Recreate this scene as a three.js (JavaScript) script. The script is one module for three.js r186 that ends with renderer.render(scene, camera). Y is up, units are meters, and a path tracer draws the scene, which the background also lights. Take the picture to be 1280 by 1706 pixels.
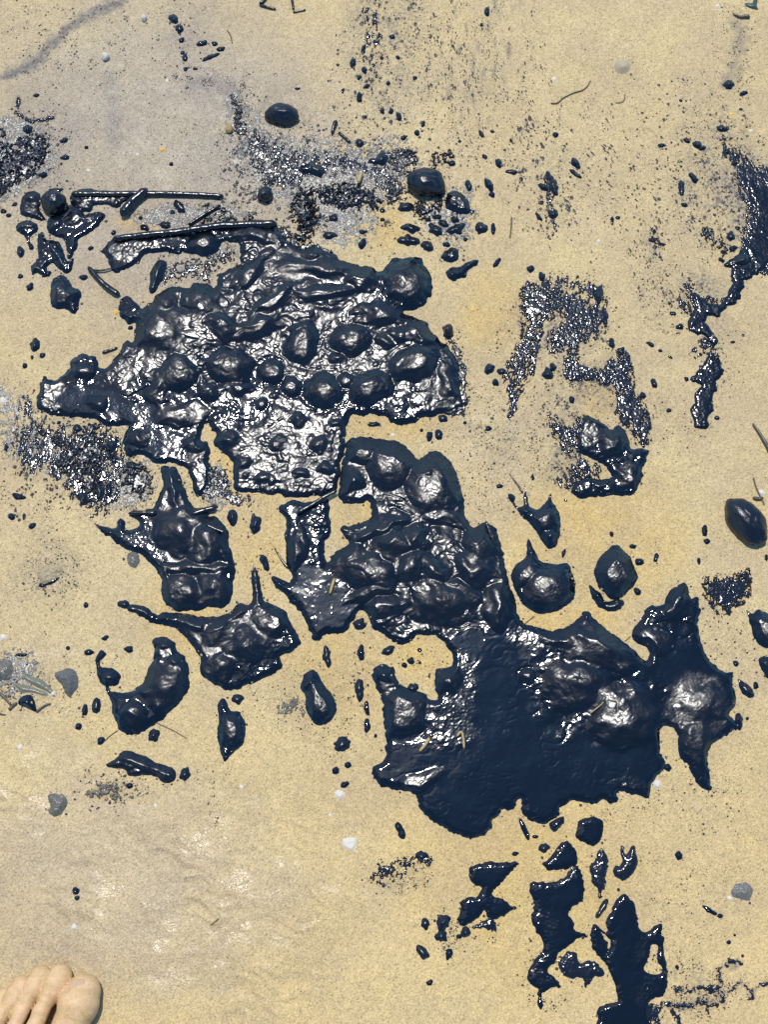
import * as THREE from 'three';
import { Sky } from 'three/addons/objects/Sky.js';
import { MarchingCubes } from 'three/addons/objects/MarchingCubes.js';
import { ImprovedNoise } from 'three/addons/math/ImprovedNoise.js';

// ---------------------------------------------------------------- camera, sky, sun, exposure
const scene = new THREE.Scene();
const W = 1280, H = 1706;                       // the photograph's pixels, used only to read positions off the ground plane
const TILT = 15 * Math.PI / 180, DIST = 1.25, FOV = 37.7;
const camera = new THREE.PerspectiveCamera(FOV, W / H, 0.05, 400);
camera.position.set(0, DIST * Math.cos(TILT), DIST * Math.sin(TILT));
camera.lookAt(0, 0, 0);
camera.updateMatrixWorld(true);
camera.updateProjectionMatrix();

const SUN = new THREE.Vector3(-0.066, 0.952, -0.298).normalize();
const sky = new Sky();
sky.name = 'sky'; sky.scale.setScalar(300); sky.userData.kind = 'structure';
Object.assign(sky.material.uniforms.turbidity, { value: 1.6 });
sky.material.uniforms.rayleigh.value = 1.6;
sky.material.uniforms.mieCoefficient.value = 0.004;
sky.material.uniforms.mieDirectionalG.value = 0.8;
sky.material.uniforms.sunPosition.value.copy(SUN);
scene.add(sky);
scene.environmentIntensity = 0.13;
const sun = new THREE.DirectionalLight(new THREE.Color(1.0, 0.955, 0.87), 4.2);
sun.name = 'sun'; sun.position.copy(SUN).multiplyScalar(5); sun.castShadow = true;
sun.shadow.mapSize.set(4096, 4096);
Object.assign(sun.shadow.camera, { left: -0.7, right: 0.7, top: 0.8, bottom: -0.8, near: 0.5, far: 10 });
scene.add(sun, sun.target);
const renderer = new THREE.WebGLRenderer({ antialias: true });
renderer.setSize(769, 1024);
renderer.shadowMap.enabled = true;
renderer.toneMapping = THREE.LinearToneMapping;
renderer.toneMappingExposure = 0.93;

// ---------------------------------------------------------------- helpers
const U = 0.0005;                               // one working unit = 0.5 mm, about one pixel of the photograph
function rng(seed) { let a = seed >>> 0; return () => { a = (a + 0x6D2B79F5) | 0; let t = Math.imul(a ^ (a >>> 15), 1 | a); t = (t + Math.imul(t ^ (t >>> 7), 61 | t)) ^ t; return ((t ^ (t >>> 14)) >>> 0) / 4294967296; }; }
const perlin = new ImprovedNoise();
const nz = (x, y, s = 0) => perlin.noise(x + 31.7 + s * 7.13, y + 57.3 + s * 3.71, s * 1.37 + 0.41);
const fbm = (x, y, o, s = 0) => { let a = 1, t = 0, m = 0; for (let i = 0; i < o; i++) { t += a * nz(x, y, s + i); m += a; a *= 0.5; x *= 2.03; y *= 2.03; } return t / m; };
const clamp = (v, a = 0, b = 1) => v < a ? a : v > b ? b : v;
const smooth = (a, b, v) => { const t = clamp((v - a) / (b - a)); return t * t * (3 - 2 * t); };
const mix = (a, b, t) => a + (b - a) * t;

// where the sight line through a place of the photograph meets the ground (working units: u to the right, v towards the viewer)
const tanV = Math.tan(FOV * Math.PI / 360), tanH = tanV * W / H;
const camR = new THREE.Vector3(), camU = new THREE.Vector3(), camB = new THREE.Vector3();
camera.matrixWorld.extractBasis(camR, camU, camB);
function G(px, py) {
  const a = (px / W * 2 - 1) * tanH, b = (1 - py / H * 2) * tanV;
  const dx = camR.x * a + camU.x * b - camB.x, dy = camR.y * a + camU.y * b - camB.y, dz = camR.z * a + camU.z * b - camB.z;
  const t = -camera.position.y / dy;
  return [(camera.position.x + dx * t) / U, (camera.position.z + dz * t) / U];
}
function toPx(u, v) {
  const x = u * U - camera.position.x, y = -camera.position.y, z = v * U - camera.position.z;
  const a = x * camR.x + y * camR.y + z * camR.z, b = x * camU.x + y * camU.y + z * camU.z, c = -(x * camB.x + y * camB.y + z * camB.z);
  return [(a / c / tanH + 1) * W / 2, (1 - b / c / tanV) * H / 2];
}
const localScale = (px, py) => { const a = G(px - 5, py), b = G(px + 5, py); return Math.hypot(a[0] - b[0], a[1] - b[1]) / 10; };
const pts = (s) => s.trim().split(/\s+/).map((p) => p.split(',').map(Number));

const used = new Map();
function numbered(name) { const n = used.get(name) ?? 0; used.set(name, n + 1); return n ? name + '_' + String(n).padStart(3, '0') : name; }
function tag(o, label, category, group, kind) {
  o.userData.label = label; o.userData.category = category;
  if (group) o.userData.group = group;
  if (kind) o.userData.kind = kind;
  return o;
}
function shadows(o) { o.traverse((m) => { if (m.isMesh) { m.castShadow = true; m.receiveShadow = true; } }); return o; }
function mesh(name, geometry, material, parent) { const m = new THREE.Mesh(geometry, material); m.name = parent ? name : numbered(name); (parent ?? scene).add(m); return shadows(m); }

// ---------------------------------------------------------------- computed textures (tileable)
function lattice(period, seed) {
  const r = rng(seed), t = new Float32Array(period * period).map(() => r() * 2 - 1);
  return (x, y) => {
    const ix = Math.floor(x), iy = Math.floor(y), fx = x - ix, fy = y - iy, sx = fx * fx * (3 - 2 * fx), sy = fy * fy * (3 - 2 * fy);
    const at = (i, j) => t[(((j % period) + period) % period) * period + (((i % period) + period) % period)];
    return mix(mix(at(ix, iy), at(ix + 1, iy), sx), mix(at(ix, iy + 1), at(ix + 1, iy + 1), sx), sy);
  };
}
function texture(size, fill, srgb) {
  const d = new Uint8Array(size * size * 4), c = [0, 0, 0];
  for (let j = 0; j < size; j++) for (let i = 0; i < size; i++) {
    fill(i / size, j / size, c, i, j);
    const k = (j * size + i) * 4;
    for (let q = 0; q < 3; q++) d[k + q] = clamp(c[q] * 255, 0, 255);
    d[k + 3] = 255;
  }
  const t = new THREE.DataTexture(d, size, size, THREE.RGBAFormat);
  t.wrapS = t.wrapT = THREE.RepeatWrapping; t.magFilter = THREE.LinearFilter; t.minFilter = THREE.LinearMipmapLinearFilter; t.generateMipmaps = true;
  if (srgb) t.colorSpace = THREE.SRGBColorSpace;
  t.needsUpdate = true;
  return t;
}
const tile = (t, metres) => { t.repeat.set(1 / metres, 1 / metres); return t; };

// grain of the sand: every texel about 0.4 mm, a few dark mineral grains and pale shell grains
const GR = 896, grainR = rng(5), grainTone = new Float32Array(GR * GR), grainHue = new Float32Array(GR * GR), grainH = new Float32Array(GR * GR);
for (let i = 0; i < GR * GR; i++) {
  const r = grainR(), q = grainR();
  grainTone[i] = r < 0.1 ? 0.15 + 0.3 * q : r > 0.955 ? 1.1 : 0.55 + 0.4 * q;
  grainHue[i] = grainR() * 2 - 1; grainH[i] = grainR();
}
const l40 = lattice(90, 11), l12 = lattice(24, 12);
const sandMap = tile(texture(GR, (x, y, c, i, j) => {
  const k = j * GR + i, k2 = j * GR + (i + 1) % GR, k3 = ((j + 1) % GR) * GR + i;
  const t = (grainTone[k] * 0.5 + grainTone[k2] * 0.25 + grainTone[k3] * 0.25) * (1 + 0.05 * l40(x * 90, y * 90) + 0.03 * l12(x * 24, y * 24)), h = grainHue[k] * 0.035;
  c[0] = t * (1 + h); c[1] = t; c[2] = t * (1 - 1.6 * h);
}), 0.49);
const sandBump = tile(texture(GR, (x, y, c, i, j) => {
  const k = j * GR + i, k2 = j * GR + (i + 1) % GR, k3 = ((j + 1) % GR) * GR + i;
  c[0] = c[1] = c[2] = 0.5 * grainH[k] + 0.25 * grainH[k2] + 0.25 * grainH[k3];
}), 0.49);
const sk1 = lattice(40, 13), sk2 = lattice(128, 14);
const skinMap = tile(texture(512, (x, y, c, i, j) => { const k = (j % GR) * GR + i, d = clamp(0.5 + 0.9 * sk1(x * 40, y * 40) + 0.4 * sk2(x * 128, y * 128)), t = 0.86 + 0.1 * sk2(x * 128, y * 128) - 0.4 * d * (1 - grainTone[k]); c[0] = t; c[1] = t * (1 - 0.02 * (1 - d)); c[2] = t * (1 - 0.1 * d); }), 0.2);
const o1 = lattice(96, 21), o2 = lattice(200, 22), o3 = lattice(44, 23);
const oilBump = tile(texture(768, (x, y, c) => { c[0] = c[1] = c[2] = 0.5 + 0.2 * o1(x * 96, y * 96) + 0.12 * o2(x * 200, y * 200) + 0.22 * o3(x * 44, y * 44); }), 0.16);
const glossRamp = texture(256, (x, y, c) => { c[0] = c[1] = c[2] = x; });      // uv1.x is the roughness of the tar there
glossRamp.channel = 1; glossRamp.wrapS = glossRamp.wrapT = THREE.ClampToEdgeWrapping; glossRamp.generateMipmaps = false; glossRamp.minFilter = THREE.LinearFilter;

// ---------------------------------------------------------------- materials
const oilMat = (name, bump, color = [0.0035, 0.0055, 0.0085], rough) => {
  const m = new THREE.MeshPhysicalMaterial({ name, roughness: rough ?? 1, metalness: 0, ior: 1.52 });
  if (rough === undefined) m.roughnessMap = glossRamp;
  if (bump) { m.bumpMap = oilBump; m.bumpScale = bump; }
  m.color.setRGB(...color); return m;
};
const M = {
  pool: oilMat('flat tar', 0),
  tar: oilMat('tar', 0.00014),
  crumpled: oilMat('crumpled tar', 0.00009),
  smear: oilMat('thin tar', 0.00012, [0.008, 0.01, 0.015]),
  glossy: oilMat('tarred pebble', 0.00004, [0.0055, 0.0085, 0.013], 0.24),
  rod: oilMat('tarred wood', 0.0001, [0.0055, 0.0085, 0.013], 0.22),
  drop: oilMat('tar crumb', 0.0001, [0.006, 0.008, 0.012], 0.25),
  shell: new THREE.MeshStandardMaterial({ name: 'shell', color: new THREE.Color().setRGB(0.56, 0.51, 0.41), roughness: 0.65, bumpMap: oilBump, bumpScale: 0.0001 }),
  greyShell: new THREE.MeshStandardMaterial({ name: 'grey shell', color: new THREE.Color().setRGB(0.36, 0.29, 0.18), roughness: 0.6, bumpMap: sandBump, bumpScale: 0.0003 }),
  amber: new THREE.MeshStandardMaterial({ name: 'amber shell', color: new THREE.Color().setRGB(0.62, 0.36, 0.06), roughness: 0.4, bumpMap: oilBump, bumpScale: 0.0001 }),
  straw: new THREE.MeshStandardMaterial({ name: 'straw', color: new THREE.Color().setRGB(0.36, 0.26, 0.1), roughness: 0.5, bumpMap: oilBump, bumpScale: 0.0002 }),
  twig: new THREE.MeshStandardMaterial({ name: 'wet twig', color: new THREE.Color().setRGB(0.06, 0.05, 0.03), roughness: 0.4, bumpMap: oilBump, bumpScale: 0.0002 }),
  rock: new THREE.MeshStandardMaterial({ name: 'wet grey rock', color: new THREE.Color().setRGB(0.13, 0.13, 0.115), roughness: 0.28, map: sandMap, bumpMap: sandBump, bumpScale: 0.0006 }),
  sheen: new THREE.MeshStandardMaterial({ name: 'glittering wet sand', color: new THREE.Color().setRGB(0.2, 0.185, 0.15), roughness: 0.33, map: sandMap, bumpMap: sandBump, bumpScale: 0.0005 }),
  paleRock: new THREE.MeshStandardMaterial({ name: 'pale wet rock', color: new THREE.Color().setRGB(0.2, 0.19, 0.165), roughness: 0.35, map: sandMap, bumpMap: sandBump, bumpScale: 0.0009 }),
  leaf: new THREE.MeshStandardMaterial({ name: 'wet leaf', color: new THREE.Color().setRGB(0.15, 0.15, 0.1), roughness: 0.33, bumpMap: oilBump, bumpScale: 0.0003 }),
  green: new THREE.MeshStandardMaterial({ name: 'weed', color: new THREE.Color().setRGB(0.03, 0.06, 0.045), roughness: 0.35, bumpMap: oilBump, bumpScale: 0.0002 }),
  sandLump: new THREE.MeshStandardMaterial({ name: 'sand lump', color: new THREE.Color().setRGB(0.42, 0.33, 0.18), map: sandMap, roughness: 0.5, bumpMap: sandBump, bumpScale: 0.0008 }),
  grit: new THREE.MeshStandardMaterial({ name: 'tarred sand lump', color: new THREE.Color().setRGB(0.17, 0.155, 0.12), roughness: 0.3, map: sandMap, bumpMap: sandBump, bumpScale: 0.0008 }),
};

// ---------------------------------------------------------------- the sand
const inEll = (x, y, cx, cy, rx, ry) => Math.hypot((x - cx) / rx, (y - cy) / ry);
function segDist(x, y, list) {
  let best = 1e9;
  for (let i = 0; i + 1 < list.length; i++) {
    const [ax, ay] = list[i], [bx, by] = list[i + 1], dx = bx - ax, dy = by - ay, t = clamp(((x - ax) * dx + (y - ay) * dy) / (dx * dx + dy * dy));
    best = Math.min(best, Math.hypot(x - ax - t * dx, y - ay - t * dy));
  }
  return best;
}
const RIP = G(330, 1500), RIP2 = G(60, 1330);
function sandH(u, v, fine = 1) {                           // millimetres
  let h = 1.3 * nz(u / 170, v / 170, 1) + 0.55 * nz(u / 52, v / 60, 2) * (0.3 + 0.7 * fine);
  if (fine > 0) h += fine * (0.16 * nz(u / 15, v / 15, 3) + 0.1 * nz(u / 6.5, v / 6.5, 4));
  const r = Math.max(1 - inEll(u, v, RIP[0], RIP[1], 330, 240), 0.8 - inEll(u, v, RIP2[0], RIP2[1], 160, 140));
  if (r > 0) {
    const w = smooth(0, 0.5, r), a = u * 0.94 + v * 0.35 + 26 * nz(u / 60, v / 60, 5), b = -u * 0.35 + v * 0.94 + 22 * nz(u / 55, v / 55, 6);
    const f = nz(a / 62, b / 24, 7), g = nz(a / 30, b / 13, 8);
    h += w * (2.3 * smooth(-0.2, 0.35, nz(u / 110, v / 110, 10)) * (0.5 - Math.abs(f) * 1.7) + 0.35 * (0.5 - Math.abs(g) * 1.6) + 1.3 * nz(a / 55, b / 40, 9));
  }
  return h;
}
const BANDS = [[pts('-60,160 0,128 35,118 62,100 90,68 118,42 150,22 200,4 230,-30'), 11, 0.85], [pts('30,160 31,190 45,200 62,201 88,196'), 5, 0.7], [pts('1228,40 1236,80 1222,115 1212,140'), 16, 0.5],
  [pts('318,140 360,136 385,150 392,190'), 16, 0.42], [pts('182,130 186,180 190,235'), 16, 0.35], [pts('1085,395 1092,420'), 14, 0.35], [pts('1234,1605 1206,1609 1197,1618 1201,1632 1197,1649 1204,1669 1163,1669 1146,1676 1112,1673'), 9, 0.6], [pts('1206,1655 1221,1649 1232,1637 1249,1649 1249,1664'), 5, 0.5], [pts('1254,1664 1256,1649 1266,1642 1290,1637'), 5, 0.5]];
const GREY = [[930, 540, 95, 80, 0.6], [1000, 640, 85, 60, 0.5], [940, 760, 50, 80, 0.5], [1240, 320, 60, 110, 0.75], [1170, 480, 60, 50, 0.5], [1190, 560, 40, 60, 0.35], [640, 80, 85, 190, 0.4], [300, 40, 45, 90, 0.2], [470, 250, 190, 150, 0.22], [1200, 300, 90, 160, 0.42], [930, 300, 70, 120, 0.18], [960, 500, 70, 60, 0.34], [1100, 500, 70, 60, 0.22], [940, 660, 60, 120, 0.3], [830, 740, 80, 90, 0.22], [120, 750, 110, 90, 0.3], [60, 250, 70, 100, 0.3], [80, 940, 80, 80, 0.24], [40, 1130, 80, 80, 0.26], [660, 1460, 60, 40, 0.25], [1150, 1640, 70, 60, 0.25], [1100, 700, 90, 60, 0.15], [1170, 1300, 70, 60, 0.15], [230, 1310, 90, 50, 0.14], [760, 1550, 60, 50, 0.14], [800, 120, 60, 140, 0.12], [520, 1160, 70, 70, 0.16]];
const YELLOW = [[640, 700, 120, 40], [600, 870, 60, 60], [430, 880, 60, 160], [300, 1030, 90, 80], [720, 1090, 90, 60], [560, 1110, 120, 120], [1000, 900, 180, 150], [960, 1040, 130, 60], [400, 740, 60, 120], [640, 380, 50, 50], [820, 520, 70, 90], [1000, 660, 50, 50], [880, 1480, 220, 220], [240, 370, 60, 20]];
const tmpC = [0, 0, 0];
function sandTint(u, v) {
  const [x, y] = toPx(u, v);
  const big = fbm(u / 330, v / 330, 3, 31), mid = fbm(u / 90, v / 90, 3, 34), fine = nz(u / 9, v / 9, 37);
  let r = 0.452, g = 0.343, b = 0.172;
  const low = smooth(1000, 1400, y); r = mix(r, 0.487, low); g = mix(g, 0.357, low); b = mix(b, 0.163, low);
  const pink = smooth(1.15, 0.4, inEll(x, y, 250, 260, 380, 330)) * 0.95 + 0.5 * smooth(1.2, 0.3, inEll(x, y, 150, 1480, 380, 230));
  r = mix(r, 0.335, pink); g = mix(g, 0.272, pink); b = mix(b, 0.19, pink);
  let ye = 0; for (const [cx, cy, rx, ry] of YELLOW) ye = Math.max(ye, smooth(1.2, 0.3, inEll(x, y, cx, cy, rx, ry)));
  ye = clamp(ye * (0.8 + 0.7 * mid));
  r = mix(r, 0.468, ye); g = mix(g, 0.325, ye); b = mix(b, 0.122, ye);
  const k = 1 + 0.14 * big + 0.15 * mid + 0.07 * fine;
  r *= k; g *= k * (1 + 0.02 * big); b *= k * (1 - 0.12 * mid);
  let grey = 0;
  for (const [cx, cy, rx, ry, s] of GREY) grey = Math.max(grey, s * smooth(1.15, 0.2, inEll(x, y, cx, cy, rx, ry)));
  if (grey > 0) { const n = 0.45 + 0.9 * fbm(u / 26, v / 40, 3, 41), d = smooth(0.02, 0.4, nz(u / 4.2, v / 5.5, 44) + 0.4 * nz(u / 16, v / 22, 45)); grey *= clamp(n, 0.1, 1.1) * 0.7 + 1.5 * d * clamp(n + 0.35); }
  for (const [list, w, s] of BANDS) { const d = segDist(x, y, list); if (d < w * 2.2) grey = Math.max(grey, s * smooth(1.3, 0.1, d / w + 1.3 * fbm(u / 16, v / 16, 3, 47)) * (0.8 + 0.5 * nz(u / 5, v / 5, 48))); }
  const st = smooth(1, 0.3, inEll(x, y, 790, 90, 130, 200)) * Math.max(0, nz(u / 8, v / 45, 50) - 0.18) * 1.4; grey = Math.max(grey, st);
  grey = clamp(grey, 0, 0.9);
  tmpC[0] = mix(r, 0.085, grey) / 0.725; tmpC[1] = mix(g, 0.085, grey) / 0.73; tmpC[2] = mix(b, 0.095, grey) / 0.745;
  return tmpC;
}
{
  const axis = (a, b, step) => {
    const left = [], right = [], mid = [];
    for (let x = a; x <= b + 1e-6; x += step) mid.push(x);
    for (let x = b, s = step; x < 60 / U;) { s *= 1.17; x += s; right.push(x); }
    for (let x = a, s = step; x > -60 / U;) { s *= 1.17; x -= s; left.unshift(x); }
    return [...left, ...mid, ...right];
  };
  const a0 = G(-40, -30), a1 = G(1320, -30), b1 = G(640, 1740);
  const X = axis(a0[0], a1[0], 2.35), Z = axis(a0[1], b1[1], 2.35), nx = X.length, nzz = Z.length;
  const P = new Float32Array(nx * nzz * 3), N = new Float32Array(nx * nzz * 3), C = new Float32Array(nx * nzz * 3), UV = new Float32Array(nx * nzz * 2), UV1 = new Float32Array(nx * nzz * 2), I = new Uint32Array((nx - 1) * (nzz - 1) * 6);
  const hh = (i, j) => P[(j * nx + i) * 3 + 1];
  for (let j = 0; j < nzz; j++) for (let i = 0; i < nx; i++) {
    const k = j * nx + i, u = X[i], v = Z[j];
    P[k * 3] = u * U; P[k * 3 + 2] = v * U; P[k * 3 + 1] = sandH(u, v) * 0.001;
    UV[k * 2] = u * U; UV[k * 2 + 1] = v * U; UV1[k * 2] = u * U / 1.2 + 0.5; UV1[k * 2 + 1] = v * U / 1.2 + 0.5;
    C.set(sandTint(u, v), k * 3);
  }
  for (let j = 0; j < nzz; j++) for (let i = 0; i < nx; i++) {
    const i0 = Math.max(0, i - 1), i1 = Math.min(nx - 1, i + 1), j0 = Math.max(0, j - 1), j1 = Math.min(nzz - 1, j + 1);
    const sx = (hh(i1, j) - hh(i0, j)) / ((X[i1] - X[i0]) * U), sz = (hh(i, j1) - hh(i, j0)) / ((Z[j1] - Z[j0]) * U), l = Math.hypot(sx, sz, 1), k = (j * nx + i) * 3;
    N[k] = -sx / l; N[k + 1] = 1 / l; N[k + 2] = -sz / l;
  }
  let q = 0;
  for (let j = 0; j + 1 < nzz; j++) for (let i = 0; i + 1 < nx; i++) { const k = j * nx + i; I[q++] = k; I[q++] = k + nx; I[q++] = k + 1; I[q++] = k + 1; I[q++] = k + nx; I[q++] = k + nx + 1; }
  const g = new THREE.BufferGeometry();
  g.setAttribute('position', new THREE.BufferAttribute(P, 3)); g.setAttribute('normal', new THREE.BufferAttribute(N, 3)); g.setAttribute('color', new THREE.BufferAttribute(C, 3));
  g.setAttribute('uv', new THREE.BufferAttribute(UV, 2)); g.setAttribute('uv1', new THREE.BufferAttribute(UV1, 2)); g.setIndex(new THREE.BufferAttribute(I, 1));
  // wetness of the sand over 1.2 m: water film in the ripples, damp grains beside the tar
  const WET = [[330, 1500, 360, 230, 0.9], [60, 1320, 150, 120, 0.9], [330, 230, 300, 230, 0.45], [470, 300, 180, 160, 0.75], [160, 730, 190, 120, 0.6], [680, 280, 130, 120, 0.5], [830, 740, 120, 120, 0.4], [60, 1120, 120, 110, 0.5]];
  const gr = rng(77);
  const wet = texture(1024, (x, y, c) => {
    const u = (x - 0.5) * 1.2 / U, v = (y - 0.5) * 1.2 / U, [px, py] = toPx(u, v);
    let w = 0; for (const [cx, cy, rx, ry, s] of WET) w = Math.max(w, s * smooth(1.1, 0.35, inEll(px, py, cx, cy, rx, ry)));
    const film = smooth(0.02, 0.3, fbm(u / 55, v / 34, 3, 61));
    c[0] = c[1] = c[2] = 0.78 - w * (0.1 + 0.36 * film) + (gr() - 0.5) * 0.3 * (0.4 + w);
  });
  wet.wrapS = wet.wrapT = THREE.ClampToEdgeWrapping; wet.channel = 1;
  M.sand = new THREE.MeshStandardMaterial({ name: 'damp sand', vertexColors: true, map: sandMap, bumpMap: sandBump, bumpScale: 0.00055, roughness: 1, roughnessMap: wet });
  const s = mesh('beach_sand', g, M.sand); s.userData.kind = 'structure';
}

// ---------------------------------------------------------------- a pool, a smear or a drop: domed sheet lying on the sand
function curve(loop, closed, n = 3) {            // Catmull-Rom through the outline
  const out = [], L = loop.length, at = (i) => closed ? loop[(i + L) % L] : loop[clamp(i, 0, L - 1)];
  for (let i = 0; i < (closed ? L : L - 1); i++) for (let k = 0; k < n; k++) {
    const t = k / n, [p0, p1, p2, p3] = [at(i - 1), at(i), at(i + 1), at(i + 2)];
    out.push([0, 1].map((c) => 0.5 * (2 * p1[c] + (p2[c] - p0[c]) * t * 0.9 + (2 * p0[c] - 5 * p1[c] + 4 * p2[c] - p3[c]) * t * t + (3 * p1[c] - p0[c] - 3 * p2[c] + p3[c]) * t * t * t * 1 )));
  }
  if (!closed) out.push(loop[L - 1]);
  return out;
}
function outline(loops, lines) {                 // signed distance, positive inside
  const segs = [];
  for (const l of loops) { const c = curve(l.map(([x, y]) => G(x, y)), true); c.forEach((p, i) => segs.push(p[0], p[1], c[(i + 1) % c.length][0], c[(i + 1) % c.length][1])); }
  const strokes = lines.map(([l, w]) => [curve(l.map(([x, y]) => G(x, y)), false), w]);
  const S = new Float64Array(segs), box = [1e9, 1e9, -1e9, -1e9];
  const grow = (x, y, m) => { box[0] = Math.min(box[0], x - m); box[1] = Math.min(box[1], y - m); box[2] = Math.max(box[2], x + m); box[3] = Math.max(box[3], y + m); };
  for (let i = 0; i < S.length; i += 2) grow(S[i], S[i + 1], 7);
  for (const [l, w] of strokes) for (const p of l) grow(p[0], p[1], w + 7);
  const sd = (x, y) => {
    let best = 1e12, inside = false;
    for (let i = 0; i < S.length; i += 4) {
      const ax = S[i], ay = S[i + 1], dx = S[i + 2] - ax, dy = S[i + 3] - ay, px = x - ax, py = y - ay;
      let t = (px * dx + py * dy) / (dx * dx + dy * dy + 1e-9); t = t < 0 ? 0 : t > 1 ? 1 : t;
      const ex = px - t * dx, ey = py - t * dy, d = ex * ex + ey * ey;
      if (d < best) best = d;
      if ((ay > y) !== (S[i + 3] > y) && x < dx * (y - ay) / dy + ax) inside = !inside;
    }
    let s = S.length ? Math.sqrt(best) * (inside ? 1 : -1) : -1e6;
    for (const [l, w] of strokes) s = Math.max(s, w - segDist(x, y, l));
    return s;
  };
  return { sd, box };
}
// relief in mm (creases, lumps, grain, sparse pimples) and roughness
const STYLE = { smooth: [0.11, 0, 0, 0.2, 0.07], wavy: [0.55, 0.12, 0.012, 0.35, 0.1], wrinkle: [0.95, 0.1, 0.05, 0, 0.27], lump: [0.25, 0.55, 0.06, 0.2, 0.28], grain: [0.06, 0.2, 0.1, 0.5, 0.14], leather: [0.22, 0.08, 0.1, 0, 0.34], hide: [0.3, 0.06, 0.14, 0, 0.32], grit: [0.3, 1.3, 0.4, 0.4, 0.3], sheen: [0.1, 0.25, 0.16, 0.4, 0.3] };
function detail(u, v, a) {
  let h = 0;
  if (a[0] > 0.01) {
    const wx = 12 * nz(u / 30, v / 30, 71), wy = 12 * nz(u / 30, v / 30, 72), n = nz((u + wx) / 27, (v + wy) / 17, 73), m = nz((u + wx * 0.6) / 14, (v - wy * 0.6) / 10, 74);
    const some = smooth(-0.25, 0.3, nz(u / 50, v / 50, 82)), part = smooth(-0.2, 0.25, nz(u / 21, v / 21, 83));
    h += a[0] * (0.95 * some * smooth(0, 0.2 + 0.2 * part, Math.abs(n)) + 0.35 * part * smooth(0, 0.3, Math.abs(m)) + 0.6 * nz(u / 19, v / 19, 75) + 2.1 * nz(u / 40, v / 40, 81) + 0.16 * nz(u / 6, v / 6, 84) - 0.6);
  }
  if (a[1] > 0.01) {
    const n = nz(u / 11, v / 11, 76), m = nz(u / 5.5, v / 5.5, 77), w = nz(u / 30, v / 22, 78), k = 0.55 + 0.9 * smooth(-0.3, 0.4, nz(u / 36, v / 36, 85));
    h += a[1] * (k * (1.9 * Math.max(0, n - 0.1) + 0.7 * Math.max(0, m)) + 1.1 * w);
  }
  if (a[3] > 0.01) h += a[3] * 1.5 * Math.max(0, nz(u / 4.4, v / 4.4, 91) - 0.42 + 0.25 * nz(u / 40, v / 40, 92));
  if (a[2] > 0.01) h += a[2] * (nz(u / 3.2, v / 3.2, 79) + 0.5 * nz(u / 2.1, v / 2.1, 80));
  return h;
}
let seedNo = 100;
const FRINGE = [], GRAINS = [], edgeR = rng(4242);
const landmarks = [];
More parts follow.
